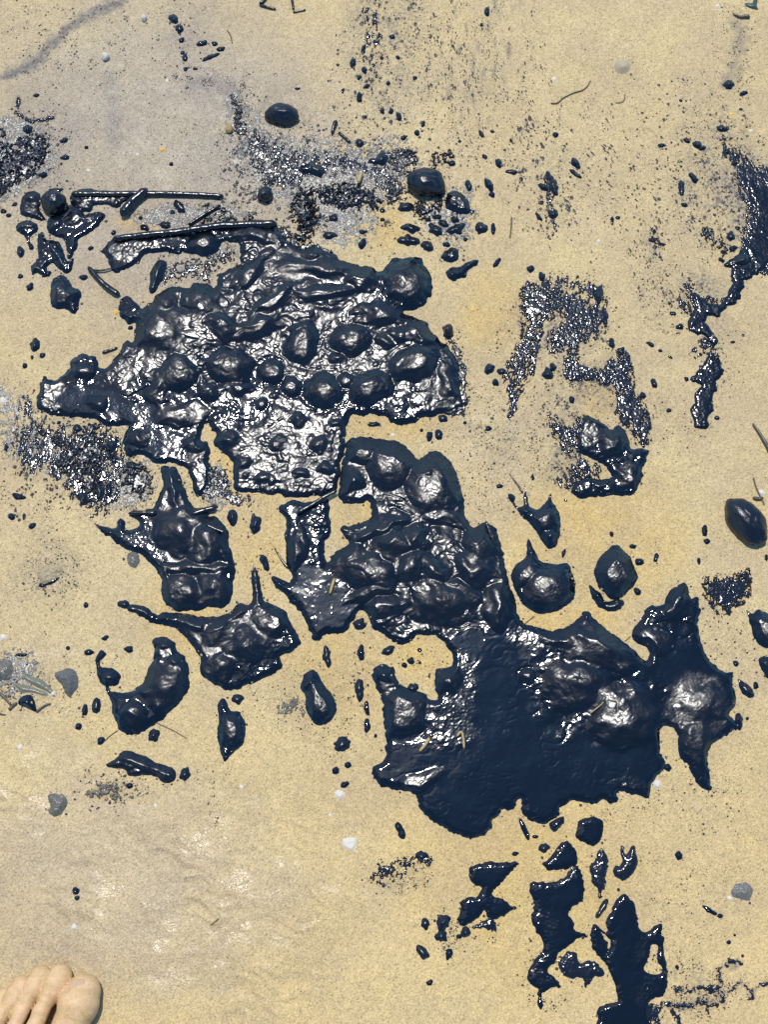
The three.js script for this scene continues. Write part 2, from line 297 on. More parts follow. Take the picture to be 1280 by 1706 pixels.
function patch(o) {
  // o: name, label, category, group, loops (strings, first the outline, then holes), lines [[string, width]], dome {x,y,rx,ry,a}, thick mm, lip px, edge px, style, zones [x,y,rx,ry,style], mounds [x,y,rx,ry,angle,mm,kind], porous, mat, cell
  const seed = seedNo++, th = o.thick ?? 2.2, edge = o.edge ?? 2.2, mat = o.mat ?? M.tar, base = STYLE[o.style ?? 'smooth'];
  let sd, box;
  if (o.dome) {
    const { x, y, rx, ry, a = 0 } = o.dome, s = localScale(x, y), [cx, cy] = G(x, y), ca = Math.cos(a * Math.PI / 180), sa = Math.sin(a * Math.PI / 180), R = Math.min(rx, ry) * s, m = Math.max(rx, ry) * s * 1.4 + 6;
    const wob = o.wobble ?? 0.2;
    sd = (u, v) => { const p = (u - cx) * ca + (v - cy) * sa, q = -(u - cx) * sa + (v - cy) * ca, e = Math.hypot(p / (rx * s), q / (ry * s)), t = Math.atan2(q, p); return R * (1 + wob * (nz(Math.cos(t) * 1.3, Math.sin(t) * 1.3, seed) * 1.6 + 0.6 * nz(Math.cos(t) * 3, Math.sin(t) * 3, seed + 3)) - e); };
    box = [cx - m, cy - m, cx + m, cy + m];
  } else ({ sd, box } = outline((o.loops ?? []).map(pts), (o.lines ?? []).map(([s, w]) => [pts(s), w])));
  const lip = o.lip ?? 9;
  const cell = o.cell ?? 1.25, nx = Math.ceil((box[2] - box[0]) / cell) + 1, ny = Math.ceil((box[3] - box[1]) / cell) + 1;
  const zones = (o.zones ?? []).map(([x, y, rx, ry, st]) => { const s = localScale(x, y), c = G(x, y); return [c[0], c[1], rx * s, ry * s, STYLE[st]]; });
  const mounds = (o.mounds ?? []).map(([x, y, rx, ry, a, h, kind], i) => { const s = localScale(x, y), c = G(x, y), t = a * Math.PI / 180; return { cx: c[0], cy: c[1], rx: rx * s, ry: ry * s, ca: Math.cos(t), sa: Math.sin(t), h, stone: kind === 's', i, kind, R: Math.max(rx, ry) * s * 1.6 }; });
  const Hh = new Float32Array(nx * ny), keep = new Uint8Array(nx * ny), owner = new Int16Array(nx * ny).fill(-1), amp = [0, 0, 0, 0, 0], RO = new Float32Array(nx * ny).fill(base[4]);
  for (let j = 0; j < ny; j++) for (let i = 0; i < nx; i++) {
    const u = box[0] + i * cell, v = box[1] + j * cell, k = j * nx + i;
    let s = sd(u, v);
    if (s < -9) { Hh[k] = -9; continue; }
    s += edge * (nz(u / 15, v / 15, seed) * 1.3 + nz(u / 6, v / 6, seed + 1) * 0.9 + 0.4 * nz(u / 2.8, v / 2.8, seed + 2));
    if (o.porous) {
      const a = o.streak ?? 0, p = u + a * 0.28 * v, n = a ? nz(p / 8, v / 24, seed + 5) * 0.95 + nz(p / 3.8, v / 11, seed + 6) * 0.85 + nz(p / 2.4, v / 4, seed + 7) * 0.75 : nz(u / 13, v / 13, seed + 5) * 0.8 + nz(u / 5.4, v / 7.5, seed + 6) * 0.95 + nz(u / 2.7, v / 3.3, seed + 7) * 0.85;
      const ramp = clamp(s / (o.fade ?? 25)) * (o.solid ?? 0.8) - o.porous;
      s = Math.min(s, (n + ramp) * 7);
    }
    const d = clamp(s / lip);
    let h = s > 0 ? th * (1 - (1 - d) * (1 - d)) : s * 0.3;
    if (s > 0) {
      const fade = smooth(0, Math.min(8, lip), s);
      for (let c = 0; c < 5; c++) amp[c] = base[c];
      for (const z of zones) { const w = smooth(1.15, 0.75, inEll(u, v, z[0], z[1], z[2], z[3]) + 0.18 * nz(u / 22, v / 22, seed + 9)); if (w > 0) for (let c = 0; c < 5; c++) amp[c] = mix(amp[c], z[4][c], w); }
      let top = 0, own = -1, swell = 0;
      for (const m of mounds) {
        const x = u - m.cx, y = v - m.cy; if (Math.abs(x) > m.R || Math.abs(y) > m.R) continue;
        const wx = x + (m.stone ? 3 : 9) * nz(u / 26, v / 26, seed + 23), wy = y + (m.stone ? 3 : 9) * nz(u / 26, v / 26, seed + 24), grow = m.stone ? 1 : 1.22;
        const p = (wx * m.ca + wy * m.sa) / m.rx / grow, q = (-wx * m.sa + wy * m.ca) / m.ry / grow;
        let r = Math.hypot(p, q); if (r > 1.5) continue;
        r *= 1 + (m.stone ? 0.2 : 0.26) * nz(p * 1.6 + m.i * 3.3, q * 1.6, seed + 20) + 0.06 * nz(p * 5, q * 5 + m.i, seed + 21);
        let e = 0;
        if (r < 1) e = m.h * (m.stone ? 0.5 * (1 - Math.pow(r, 2.8)) * (1 + 0.12 * nz(p * 2.1, q * 2.1 + m.i, seed + 25)) : 0.72 * Math.pow(1 - Math.pow(r, 2.2), 1.9) * (1 + 0.3 * nz(p * 1.8, q * 1.8 + m.i, seed + 26)));
        else if (m.stone) e = -0.35 * Math.sin(clamp((r - 1) / 0.4) * Math.PI) * (1 + nz(p * 2, q * 2 + m.i, seed + 22));
        if (m.kind === 'b') { swell += 0.5 * Math.max(0, e); continue; }
        if (r < (m.stone ? 0.97 : 0.84) && e > top) own = m.i;
        if (e > 0 && top > 0) { const k = m.stone ? 0.7 : 2, h2 = clamp(0.5 + 0.5 * (e - top) / k); top = mix(top, e, h2) + k * h2 * (1 - h2) * 0.6; } else if (e > top) top = e; else if (top <= 0 && e < top) top = e;
        if (r < 1) { const w = smooth(1, 0.65, r) * (m.stone ? 1 : 0.75); for (let c = 0; c < 5; c++) amp[c] = mix(amp[c], (m.stone ? STYLE.hide : STYLE.leather)[c], w); }
      }
      h += fade * (detail(u + seed * 13.7, v, amp) + top + swell);
      owner[k] = own; RO[k] = clamp(amp[4] * (1 + 0.35 * nz(u / 18, v / 18, seed + 30) + 0.25 * nz(u / 5, v / 5, seed + 31)), 0.05, 0.6);
      if (h < -0.2) h = -0.2 + (h + 0.2) * 0.1;
      if (!o.porous && s > 5 && h < 0.5) h = 0.5 + (h - 0.5) * 0.15;
    }
    if (s > -2.2) keep[k] = 1;
    if (!o.porous && o.porous !== 0 && !o.dome && o.mat !== M.shell && o.mat !== M.leaf && o.mat !== M.rock) { if (s < -1.5 && s > -8 && edgeR() < 0.006 * (1 + 1.6 * nz(u / 40, v / 40, 95))) FRINGE.push([u, v]); else if (s > 0.5 && s < 5 && edgeR() < 0.012 * Math.max(0, 0.1 + 1.8 * nz(u / 35, v / 35, 96))) GRAINS.push([u, v, Hh, k, sandH(u, v)]); }
    Hh[k] = h;
  }
  // tar slumps: no flank stays steeper than about 43 degrees
  if (!o.porous) {
    const was = Hh.slice(), st = 0.92 * cell * U * 1000, sq = st * 1.4142, lim = (k, n, d) => { if (Hh[k] > Hh[n] + d) Hh[k] = Hh[n] + d; };
    for (let j = 1; j + 1 < ny; j++) for (let i = 1; i + 1 < nx; i++) { const k = j * nx + i; if (Hh[k] <= 0) continue; lim(k, k - 1, st * 0.9); lim(k, k - nx, st * 0.66); lim(k, k - nx - 1, sq * 0.78); lim(k, k - nx + 1, sq * 0.78); }
    for (let j = ny - 2; j > 0; j--) for (let i = nx - 2; i > 0; i--) { const k = j * nx + i; if (Hh[k] <= 0) continue; lim(k, k + 1, st * 0.9); lim(k, k + nx, st); lim(k, k + nx + 1, sq); lim(k, k + nx - 1, sq); }
    const soft = new Float32Array(nx * ny);
    for (let k = 0; k < nx * ny; k++) soft[k] = clamp((was[k] - Hh[k]) / 0.25);
    for (let pass = 0; pass < 7; pass++) {
      const old = Hh.slice();
      for (let j = 1; j + 1 < ny; j++) for (let i = 1; i + 1 < nx; i++) {
        const k = j * nx + i, w = Math.max(soft[k], 0.6 * soft[k - 1], 0.6 * soft[k + 1], 0.6 * soft[k - nx], 0.6 * soft[k + nx]) * 0.85 + (pass ? 0 : 0.2);
        if (old[k] > -8 && w > 0.02) { let m = 0; for (const n of [k - 1, k + 1, k - nx, k + nx, k - nx - 1, k - nx + 1, k + nx - 1, k + nx + 1]) m += Math.max(old[n], -2); Hh[k] = mix(old[k], m / 8, Math.min(0.9, w)); }
      }
    }
    for (let k = 0; k < nx * ny; k++) if (soft[k] > 0.05 && Hh[k] > 0.3) { const u = box[0] + (k % nx) * cell, v = box[1] + Math.floor(k / nx) * cell; Hh[k] += soft[k] * (0.22 * nz(u / 9, v / 9, 61) + 0.09 * nz(u / 3.6, v / 3.6, 62)); }
  }
  // heights above the local sand
  const Y = new Float32Array(nx * ny);
  for (let k = 0; k < nx * ny; k++) Y[k] = Hh[k] <= -8 ? -1 : sandH(box[0] + (k % nx) * cell, box[1] + Math.floor(k / nx) * cell, clamp(1 - Hh[k] / 0.6)) + Hh[k];
  const c0 = [(box[0] + box[2]) / 2 * U, (box[1] + box[3]) / 2 * U];
  const build = (want) => {
    const map = new Map(), P = [], N = [], UV = [], UV1 = [], I = [];
    const vert = (k) => {
      let n = map.get(k); if (n !== undefined) return n;
      const i = k % nx, j = (k - i) / nx, i0 = Math.max(0, i - 1), i1 = Math.min(nx - 1, i + 1), j0 = Math.max(0, j - 1), j1 = Math.min(ny - 1, j + 1);
      const sx = (Y[j * nx + i1] - Y[j * nx + i0]) * 0.001 / ((i1 - i0) * cell * U), sz = (Y[j1 * nx + i] - Y[j0 * nx + i]) * 0.001 / ((j1 - j0) * cell * U), l = Math.hypot(sx, sz, 1);
      const x = (box[0] + i * cell) * U, z = (box[1] + j * cell) * U;
      P.push(x - c0[0], Y[k] * 0.001, z - c0[1]); N.push(-sx / l, 1 / l, -sz / l); UV.push(x + seed * 0.037, z + seed * 0.053); UV1.push(RO[k], 0.5);
      n = P.length / 3 - 1; map.set(k, n); return n;
    };
    for (let j = 0; j + 1 < ny; j++) for (let i = 0; i + 1 < nx; i++) {
      const a = j * nx + i, b = a + 1, c = a + nx, d = c + 1;
      if (!(keep[a] && keep[b] && keep[c] && keep[d])) continue;
      if (owner[a] !== want) continue;
      I.push(vert(a), vert(c), vert(b), vert(b), vert(c), vert(d));
    }
    if (!I.length) return null;
    const g = new THREE.BufferGeometry();
    g.setAttribute('position', new THREE.BufferAttribute(new Float32Array(P), 3)); g.setAttribute('normal', new THREE.BufferAttribute(new Float32Array(N), 3)); g.setAttribute('uv', new THREE.BufferAttribute(new Float32Array(UV), 2)); g.setAttribute('uv1', new THREE.BufferAttribute(new Float32Array(UV1), 2)); g.setIndex(I);
    return g;
  };
  const g = build(-1); if (!g) return null;
  const root = mesh(o.name, g, mat); root.position.set(c0[0], 0, c0[1]);
  for (const m of mounds) { if (m.kind === 'b') continue; const pg = build(m.i); if (pg) mesh(m.stone ? 'coated_stone' : m.kind === 'r' ? 'ridge' : 'mound', pg, m.stone ? M.tar : o.moundMat ?? mat, root); }
  if (o.label) tag(root, o.label, o.category ?? 'tar patch', o.group, o.kind);
  if (o.mark) landmarks.push([o.mark, ...toPx(c0[0] / U, c0[1] / U), (box[2] - box[0]) / 2, (box[3] - box[1]) / 2]);
  return root;
}

// ---------------------------------------------------------------- the large slicks
patch({
  name: 'tar_slick', label: 'largest wrinkled tar slick, packed with rounded coated stones and sparkling at its lower edge', mark: 'the stone-packed slick',
  mat: M.crumpled, thick: 2.6, lip: 10, edge: 4.2, style: 'wavy',
  loops: [`399,437 369,453 361,456 361,477 330,473 306,480 282,478 261,489 247,506 237,513 223,501 213,494 201,499 199,523 213,540 225,540 220,568 206,569 192,592 179,612 168,612 158,595 137,588 120,600 110,623 89,633 69,623 65,643 62,674 76,691 113,695 151,698 182,709 213,710
    203,729 210,757 241,760 258,772 292,774 309,784 318,801 330,826 345,819 351,791 349,757 344,736 335,726 344,705 357,719 356,743 378,760 388,781 388,812 402,820 440,822 465,826 489,829 530,826 561,818 566,795 570,767 577,740 580,705 588,693 640,693 657,707 681,709 719,695 750,690 779,676 771,657 764,633 767,606 747,578 726,561 712,537 688,527 676,521
    709,506 721,478 712,441 695,427 661,429 640,441 632,452 623,447 599,442 568,434 551,420 523,409 489,411 475,395 458,375 420,366 388,371 357,375 320,388 241,394 189,399 165,416 175,426 182,441 192,454 223,444 241,430 258,423 320,423 337,431 357,423 371,409 396,404`],
  zones: [[430, 500, 200, 95, 'wrinkle'], [330, 560, 130, 100, 'wrinkle'], [540, 545, 150, 60, 'wrinkle'], [480, 760, 130, 85, 'lump'], [420, 700, 100, 50, 'lump'], [330, 780, 26, 44, 'lump'], [740, 640, 50, 70, 'lump'], [590, 610, 130, 55, 'lump'], [258, 742, 62, 32, 'smooth'], [262, 768, 40, 12, 'grain'], [85, 660, 26, 36, 'lump'], [400, 690, 60, 30, 'wavy'], [205, 590, 35, 60, 'lump'], [440, 400, 60, 40, 'wrinkle'], [500, 440, 80, 30, 'leather'], [220, 420, 60, 25, 'lump'], [150, 668, 62, 26, 'smooth'], [250, 690, 60, 22, 'smooth']],
  mounds: [[679, 471, 38, 41, 0, 14, 's'], [504, 574, 28, 37, 15, 10, 's'], [583, 568, 33, 30, 0, 10, 's'], [540, 652, 31, 31, 0, 11, 's'], [618, 648, 37, 28, -25, 11, 's'], [692, 610, 42, 30, -25, 12, 's'], [452, 620, 23, 21, 0, 7, 's'], [486, 646, 17, 18, 0, 6, 's'], [576, 636, 13, 13, 0, 5, 's'], [437, 675, 10, 10, 0, 4, 's'],
    [632, 527, 38, 22, 8, 7, 'm'], [600, 466, 30, 24, 15, 7, 'm'], [528, 450, 75, 17, 8, 5, 'r'], [297, 625, 34, 32, 20, 8, 's'], [384, 612, 40, 32, 10, 10, 's'], [338, 505, 34, 32, 0, 6, 'm'], [266, 553, 42, 42, 0, 6, 'm'], [272, 508, 22, 20, 0, 4, 'm'], [338, 408, 24, 20, 0, 7, 's'], [140, 621, 16, 13, 0, 4, 'm'], [164, 674, 18, 14, 0, 4, 'm'],
    [702, 560, 24, 18, 20, 6, 'm'], [640, 572, 14, 12, 0, 4, 'm'], [231, 732, 16, 13, 0, 3.5, 'm'], [324, 742, 18, 14, 0, 4, 'm'], [532, 740, 14, 12, 0, 4, 'm'], [462, 742, 12, 10, 0, 3, 'm'], [300, 690, 40, 22, 0, 3, 'm'], [560, 600, 14, 10, 0, 3, 'm'], [520, 425, 24, 14, 10, 5, 'm'], [430, 392, 40, 17, 10, 5, 'r'], [300, 575, 95, 105, 0, 9, 'b'], [440, 520, 130, 90, 0, 7, 'b'], [590, 500, 130, 80, 10, 6, 'b'], [700, 600, 60, 80, 0, 7, 'b'], [560, 640, 110, 45, 0, 4, 'b'], [470, 750, 90, 60, 0, 3, 'b'], [420, 455, 44, 14, -50, 6, 'r'], [455, 505, 50, 13, -35, 5, 'r'], [430, 548, 44, 18, -20, 6, 'm'], [372, 545, 30, 22, 30, 6, 'm'], [545, 492, 50, 14, -8, 5, 'r'], [668, 560, 16, 14, 0, 4, 'm'], [400, 650, 24, 14, 0, 4, 'm'], [745, 640, 14, 34, -12, 4, 'r'], [350, 655, 22, 16, 0, 4, 'm'], [265, 645, 18, 30, 20, 4, 'm'], [500, 700, 16, 12, 0, 4, 'm'], [405, 770, 16, 12, 0, 4, 'm'], [500, 790, 14, 11, 0, 4, 'm'], [545, 780, 12, 12, 0, 4, 'm'], [440, 800, 18, 10, 0, 3, 'm'], [380, 735, 16, 16, 0, 4, 'm'], [560, 705, 14, 10, 0, 3, 'm']],
});
patch({
  name: 'tar_slick', label: 'broad tar slick, lumpy at its upper end, flat navy black at its lower end', mark: 'the broad flat-ended slick',
  mat: M.pool, moundMat: M.tar, thick: 2.6, lip: 11, edge: 3, style: 'smooth',
  loops: [`571,764 582,731 606,726 640,731 678,741 695,764 726,748 750,767 767,805 773,845 781,871 788,880 805,868 808,866 826,881 838,916 846,960 858,995 864,1020 872,1038 892,1043 923,1050 953,1039 979,1017 995,1036 1022,1057 1050,1077 1077,1103 1081,1090 1077,1077 1050,1060 1074,1022 1084,1005 1101,1008 1118,984 1136,972 1148,978 1153,998 1165,996 1165,1046 1170,1077 1187,1105 1208,1120 1222,1118 1220,1139 1228,1170 1218,1191 1235,1211 1204,1228 1184,1249 1180,1280 1185,1318 1160,1304 1146,1276 1129,1253 1129,1222 1112,1210 1101,1218 1100,1253 1108,1280 1088,1304 1081,1330 1060,1324 1033,1319 1027,1336 1015,1342 1005,1331 984,1342 957,1333 933,1348 931,1360 909,1371 892,1369 871,1357 867,1331 854,1347 836,1352 824,1366 820,1378 805,1393 778,1397 750,1385 719,1366 700,1348 692,1324 668,1316 640,1311 623,1297 621,1280 630,1272 642,1263 643,1228 640,1194 633,1156 618,1125 633,1105 657,1112 661,1132 674,1146 702,1153 729,1167 726,1136 724,1115 750,1112 755,1094 740,1070 719,1057 695,1060 685,1070 671,1075 647,1063 623,1046 612,1022 599,1019 582,1046 568,1058 544,1057 523,1069 513,1046 502,1022 482,998 451,967 453,957 468,965 482,972 485,957 480,945 477,919 475,892 477,868 465,847 485,832 512,836 547,830 549,857 552,888 540,909 544,943 557,922 582,905 571,892 568,878 592,874 619,861 616,843 612,836 585,841 564,829 566,800`],
  zones: [[655, 790, 110, 70, 'leather'], [680, 920, 170, 110, 'wrinkle'], [575, 925, 34, 24, 'lump'], [520, 900, 40, 60, 'wavy'], [600, 830, 50, 40, 'lump'], [530, 1015, 66, 60, 'smooth'], [520, 970, 40, 30, 'smooth'], [800, 940, 60, 80, 'wrinkle'], [720, 1020, 110, 40, 'wrinkle'], [690, 1150, 60, 60, 'lump'], [760, 1150, 40, 70, 'grain'], [740, 1220, 60, 30, 'grain'], [980, 1080, 120, 50, 'wavy'], [1160, 1180, 60, 60, 'leather'], [1120, 1030, 60, 60, 'wavy'], [1000, 1160, 120, 80, 'wavy'], [900, 1060, 60, 30, 'grain'], [1060, 1310, 40, 18, 'grain']],
  mounds: [[606, 753, 30, 26, 0, 9, 's'], [650, 776, 46, 42, 0, 13, 's'], [583, 803, 24, 22, 0, 7, 'm'], [722, 812, 50, 54, -10, 14, 's'], [708, 787, 26, 22, 0, 16, 's'], [492, 922, 18, 34, 10, 5, 'r'], [612, 955, 52, 36, 15, 8, 'm'], [654, 908, 34, 26, 0, 8, 'm'], [683, 948, 24, 28, 20, 8, 'm'], [640, 880, 50, 14, -25, 6, 'r'], [735, 860, 60, 14, 15, 5, 'r'], [797, 906, 25, 38, -10, 9, 'm'], [792, 950, 38, 32, 0, 9, 'm'], [738, 1004, 48, 36, 10, 9, 'm'], [640, 1012, 34, 18, -12, 6, 'm'], [830, 1008, 24, 40, 0, 6, 'm'], [726, 950, 30, 20, 30, 6, 'm'],
    [673, 1184, 38, 40, 0, 9, 's'], [643, 1116, 18, 18, 0, 6, 'm'], [744, 1134, 20, 26, 0, 5, 'm'], [990, 1078, 66, 34, 25, 8, 'm'], [935, 1068, 30, 18, 10, 4, 'm'], [957, 1140, 54, 44, 30, 8, 'm'], [1042, 1192, 62, 52, 0, 9, 'm'], [878, 1127, 13, 13, 0, 5, 's'], [1090, 1072, 26, 26, 0, 5, 'm'], [1172, 1172, 44, 36, -20, 5, 'm'], [1130, 1000, 16, 40, 32, 5, 'r'], [1160, 1230, 22, 40, 0, 4, 'm'], [700, 1300, 40, 14, -20, 2.5, 'r'], [700, 930, 130, 110, 0, 8, 'b'], [650, 790, 90, 60, 0, 6, 'b'], [985, 1110, 120, 60, 25, 4, 'b'], [850, 960, 20, 40, 0, 4, 'm'], [690, 900, 18, 30, 40, 6, 'r'], [620, 990, 40, 12, -20, 5, 'r'], [770, 985, 34, 14, 25, 5, 'r'], [585, 930, 30, 12, -30, 5, 'r']],
});
patch({
  name: 'tar_slick', label: 'upright tar slick with a crumpled hump and a stick-like spur on each shoulder', mark: 'the humped slick', mat: M.tar, thick: 2.8, lip: 10, style: 'wavy',
  loops: ['268,777 292,779 302,797 309,815 318,842 340,846 362,840 364,846 345,860 361,862 378,881 382,905 390,940 387,988 375,1012 347,1010 335,1016 299,1018 278,1010 268,984 265,957 237,926 206,912 172,888 155,871 165,874 192,880 196,864 206,864 210,881 232,876 226,864 214,858 220,850 254,847 261,832 272,808'],
  zones: [[310, 890, 70, 60, 'leather'], [325, 980, 60, 35, 'wrinkle'], [290, 815, 30, 40, 'lump'], [210, 890, 55, 34, 'smooth'], [250, 930, 30, 30, 'smooth']],
  mounds: [[302, 884, 46, 40, 20, 8, 'm'], [348, 905, 32, 46, 0, 8, 'm'], [306, 985, 30, 34, 0, 6, 'm'], [355, 978, 26, 32, 0, 6, 'm'], [325, 948, 66, 10, 0, 5, 'r'], [275, 975, 10, 32, -5, 4, 'r'], [290, 812, 12, 40, -8, 4, 'r']],
});
patch({
  name: 'tar_slick', label: 'rounded tar slick with a thin pointed tail, just under the humped slick', mark: 'the tailed slick', mat: M.tar, thick: 3, lip: 12, style: 'wavy',
  loops: ['196,1003 208,1006 220,1008 241,1010 262,1024 278,1019 303,1022 347,1028 378,1021 402,1005 416,1009 421,990 418,960 424,940 432,960 436,978 441,1003 472,1015 489,1046 502,1070 485,1087 465,1094 472,1108 451,1125 420,1139 406,1142 385,1151 354,1139 335,1125 333,1098 320,1074 292,1046 254,1038 237,1029 215,1016'],
  zones: [[370, 1060, 90, 50, 'leather'], [225, 1015, 40, 12, 'lump'], [430, 980, 20, 50, 'lump'], [340, 1110, 30, 20, 'lump']],
  mounds: [[410, 1074, 36, 30, 0, 7, 'm'], [322, 1038, 28, 16, 30, 6, 'm'], [364, 1052, 28, 18, -20, 5, 'm'], [385, 1022, 38, 10, -15, 4, 'r'], [452, 1040, 28, 26, 0, 5, 'm'], [370, 1110, 24, 20, 0, 4, 'm']],
});
patch({
  name: 'tar_slick', label: 'smooth hook-shaped tar slick with a small grainy knob at its upper end', mark: 'the hooked slick', mat: M.pool, thick: 3.2, lip: 13, style: 'smooth',
  loops: ['254,1067 262,1061 275,1060 289,1068 296,1084 311,1101 316,1139 303,1167 275,1194 241,1218 217,1225 198,1215 187,1184 180,1153 165,1136 160,1112 160,1093 169,1084 177,1089 167,1101 168,1113 186,1111 199,1125 196,1139 183,1145 188,1152 213,1153 234,1142 244,1122 254,1101 257,1083'],
  zones: [[275, 1075, 25, 20, 'lump'], [275, 1140, 40, 40, 'leather']],
  mounds: [[183, 1126, 14, 12, 10, 6, 's'], [274, 1142, 34, 38, 20, 7, 'm'], [224, 1192, 22, 18, 0, 5, 'm'], [270, 1070, 14, 10, 0, 4, 'm'], [296, 1104, 12, 14, 0, 4, 'm']],
});

// ---------------------------------------------------------------- single lobes and drops with a shape of their own
const lobe = (label, mark, loop, mounds, extra = {}) => patch({ name: 'tar_lump', label, mark, category: 'tar lump', loops: [loop], mounds, mat: M.tar, thick: 2.8, lip: 10, edge: 1.6, cell: 1.05, style: 'smooth', ...extra });
lobe('teardrop tar lump with a pointed lower tip, beneath the tailed slick', 'the teardrop lump', '370,1161 378,1168 384,1184 400,1187 409,1211 404,1242 382,1259 373,1270 366,1246 361,1222 364,1194 362,1175', [[385, 1215, 19, 30, 0, 6, 's']], { zones: [[375, 1250, 20, 14, 'grain']] });
lobe('leaning tar lump with a silvery upper face and a round lower end', 'the leaning lump', '521,1115 530,1124 541,1142 556,1163 561,1184 547,1204 527,1208 511,1187 509,1160 501,1146 506,1125', [[535, 1168, 24, 34, -20, 7, 's'], [517, 1133, 12, 16, 0, 5, 'm']]);
lobe('ragged tar strip lying low on the sand, with a beak-like tip', 'the beaked strip', '176,1272 192,1263 206,1251 234,1256 261,1270 289,1280 293,1297 275,1306 251,1290 223,1295 203,1281 182,1278', [[235, 1270, 30, 12, 15, 4, 'm'], [278, 1288, 16, 12, 20, 4, 'm']], { style: 'lump', thick: 2.2 });
lobe('squid-shaped tar lump with thin spikes at its head', 'the squid-shaped lump', '848,826 856,832 864,844 873,842 873,826 876,815 880,828 882,842 894,848 905,842 912,832 918,820 922,836 931,850 935,880 930,906 917,914 905,905 890,880 872,862 860,846', [[905, 865, 22, 22, 0, 7, 's'], [918, 895, 14, 18, 0, 5, 'm'], [872, 846, 9, 14, 20, 4, 'm']]);
lobe('two-lobed tar lump with a pale fleck and a short spike on top', 'the two-lobed lump', '879,900 882,893 887,908 892,916 900,934 926,941 946,938 958,966 957,995 940,1012 905,1024 880,1013 861,991 851,957 861,938 878,926', [[875, 954, 24, 26, 0, 7, 's'], [915, 980, 42, 40, 0, 11, 's']]);
lobe('lone diamond-shaped tar lump, smooth and domed', 'the diamond lump', '1027,907 1046,922 1060,950 1063,967 1043,991 1022,999 998,977 991,953 996,933 1012,917', [[1026, 952, 36, 44, -15, 11, 's']]);
lobe('thin tar crescent curling under the diamond lump', null, '983,974 991,982 1002,990 1010,1002 1022,1001 1030,996 1041,1004 1034,1014 1020,1019 998,1012 988,995', [[1022, 1009, 12, 7, 0, 3, 'm']]);
lobe('glossy tar lump cut off by the picture edge, with a bright streak on it', 'the cut-off lump', '1246,1019 1255,1022 1263,1015 1282,1022 1310,1030 1320,1070 1300,1092 1282,1081 1266,1074 1254,1053', [[1280, 1050, 30, 26, 20, 7, 's']]);
lobe('flat tar lump at the picture edge, under the cut-off glossy one', null, '1264,1099 1275,1092 1300,1094 1315,1120 1300,1140 1282,1132 1270,1116', [[1288, 1114, 18, 16, 0, 4, 'm']]);
lobe('wedge-shaped tar drop beside the lobe-ended slick, next to a tiny round one', null, '1230,1129 1240,1135 1246,1139 1258,1156 1251,1165 1238,1155', [[1246, 1150, 9, 10, 0, 3, 'm']]);
lobe('rounded square tar spot below the flat end of the broad slick', 'the square spot', '967,1366 985,1362 1002,1364 1007,1379 1002,1400 988,1410 971,1402 960,1393 962,1376', [], { mat: M.pool, thick: 1.6 });
lobe('kidney-shaped tar spot just above the tar smudge with ragged legs', 'the kidney spot', '933,1404 947,1399 959,1414 959,1441 919,1453 905,1438 922,1424', [], { mat: M.pool, thick: 1.6, edge: 2.4 });
lobe('crinkled tar nugget below the star-shaped tar splash', 'the crinkled nugget', '100,458 113,463 120,477 134,485 132,506 124,523 107,515 86,511 84,472', [[108, 492, 18, 22, 0, 5, 'm']], { style: 'wavy' });
lobe('narrow tar leaf standing beside the top of the stone-packed slick', null, '263,434 277,437 275,458 264,478 254,490 249,485 251,451', [[264, 460, 10, 24, 12, 4, 'm']], { style: 'lump' });
lobe('notched tar block below the black oval pebble, sparkling on top', 'the notched block', '745,323 760,318 781,333 785,349 792,352 788,356 764,357 743,347', [], { style: 'lump', thick: 3.5 });
lobe('tar splash like a small running animal, beside the big round stone', 'the animal-shaped splash', '742,452 752,446 768,443 785,434 797,433 795,441 782,450 776,462 764,464 757,468 748,464', [[748, 456, 7, 8, 0, 3, 'm']], { thick: 2 });
lobe('long tar strip under the long straight stick at its thick end', null, '117,322 140,314 175,318 212,322 222,330 206,338 195,347 175,341 156,342 150,353 130,352 119,342', [[132, 335, 12, 10, 0, 3, 'm']], { style: 'lump', thick: 2 });
lobe('upper spiky piece of the star-shaped tar splash, with a twig-like ridge', null, '40,323 55,318 66,322 67,338 66,350 76,366 68,368 54,364 36,358 31,348', [[54, 328, 14, 10, 0, 3.5, 'm'], [62, 352, 18, 4, 40, 2.5, 'r']], { style: 'lump', thick: 2 });
lobe('outer dagger-shaped piece of the star-shaped tar splash', null, '26,384 30,372 44,366 60,372 64,384 54,392 50,402 57,413 50,416 44,402 38,393', [[40, 382, 10, 10, 0, 2.5, 'm']], { thick: 1.8 });
lobe('broad arrow-shaped piece of the star-shaped tar splash, below the round stone', 'the star-shaped splash', '79,366 90,358 104,350 118,340 136,346 140,356 152,354 162,352 176,358 168,372 154,386 131,400 128,414 120,428 112,432 110,412 104,398 92,394 78,384', [[92, 372, 12, 10, 0, 3, 'm'], [130, 366, 22, 12, -20, 2.5, 'm']], { thick: 2 });
lobe('lower folded piece of the star-shaped tar splash, with a scratch-like line', null, '62,394 70,386 78,400 96,402 104,416 112,436 122,430 120,450 110,456 96,448 88,438 78,446 82,458 74,462 62,456 53,458 52,444 62,428', [[96, 425, 5, 22, -25, 2.5, 'r'], [62, 450, 8, 8, 0, 2, 'm']], { style: 'wavy', thick: 2 });
lobe('hourglass tar smudge with a pale bite in its lower edge', 'the hourglass smudge', '781,1448 798,1438 830,1436 866,1436 852,1452 839,1469 819,1489 836,1498 850,1508 862,1513 846,1522 834,1530 815,1530 808,1518 798,1527 780,1540 766,1540 767,1503 780,1494 795,1493 802,1479 786,1470', [], { mat: M.pool, thick: 1.5, edge: 2.6 });
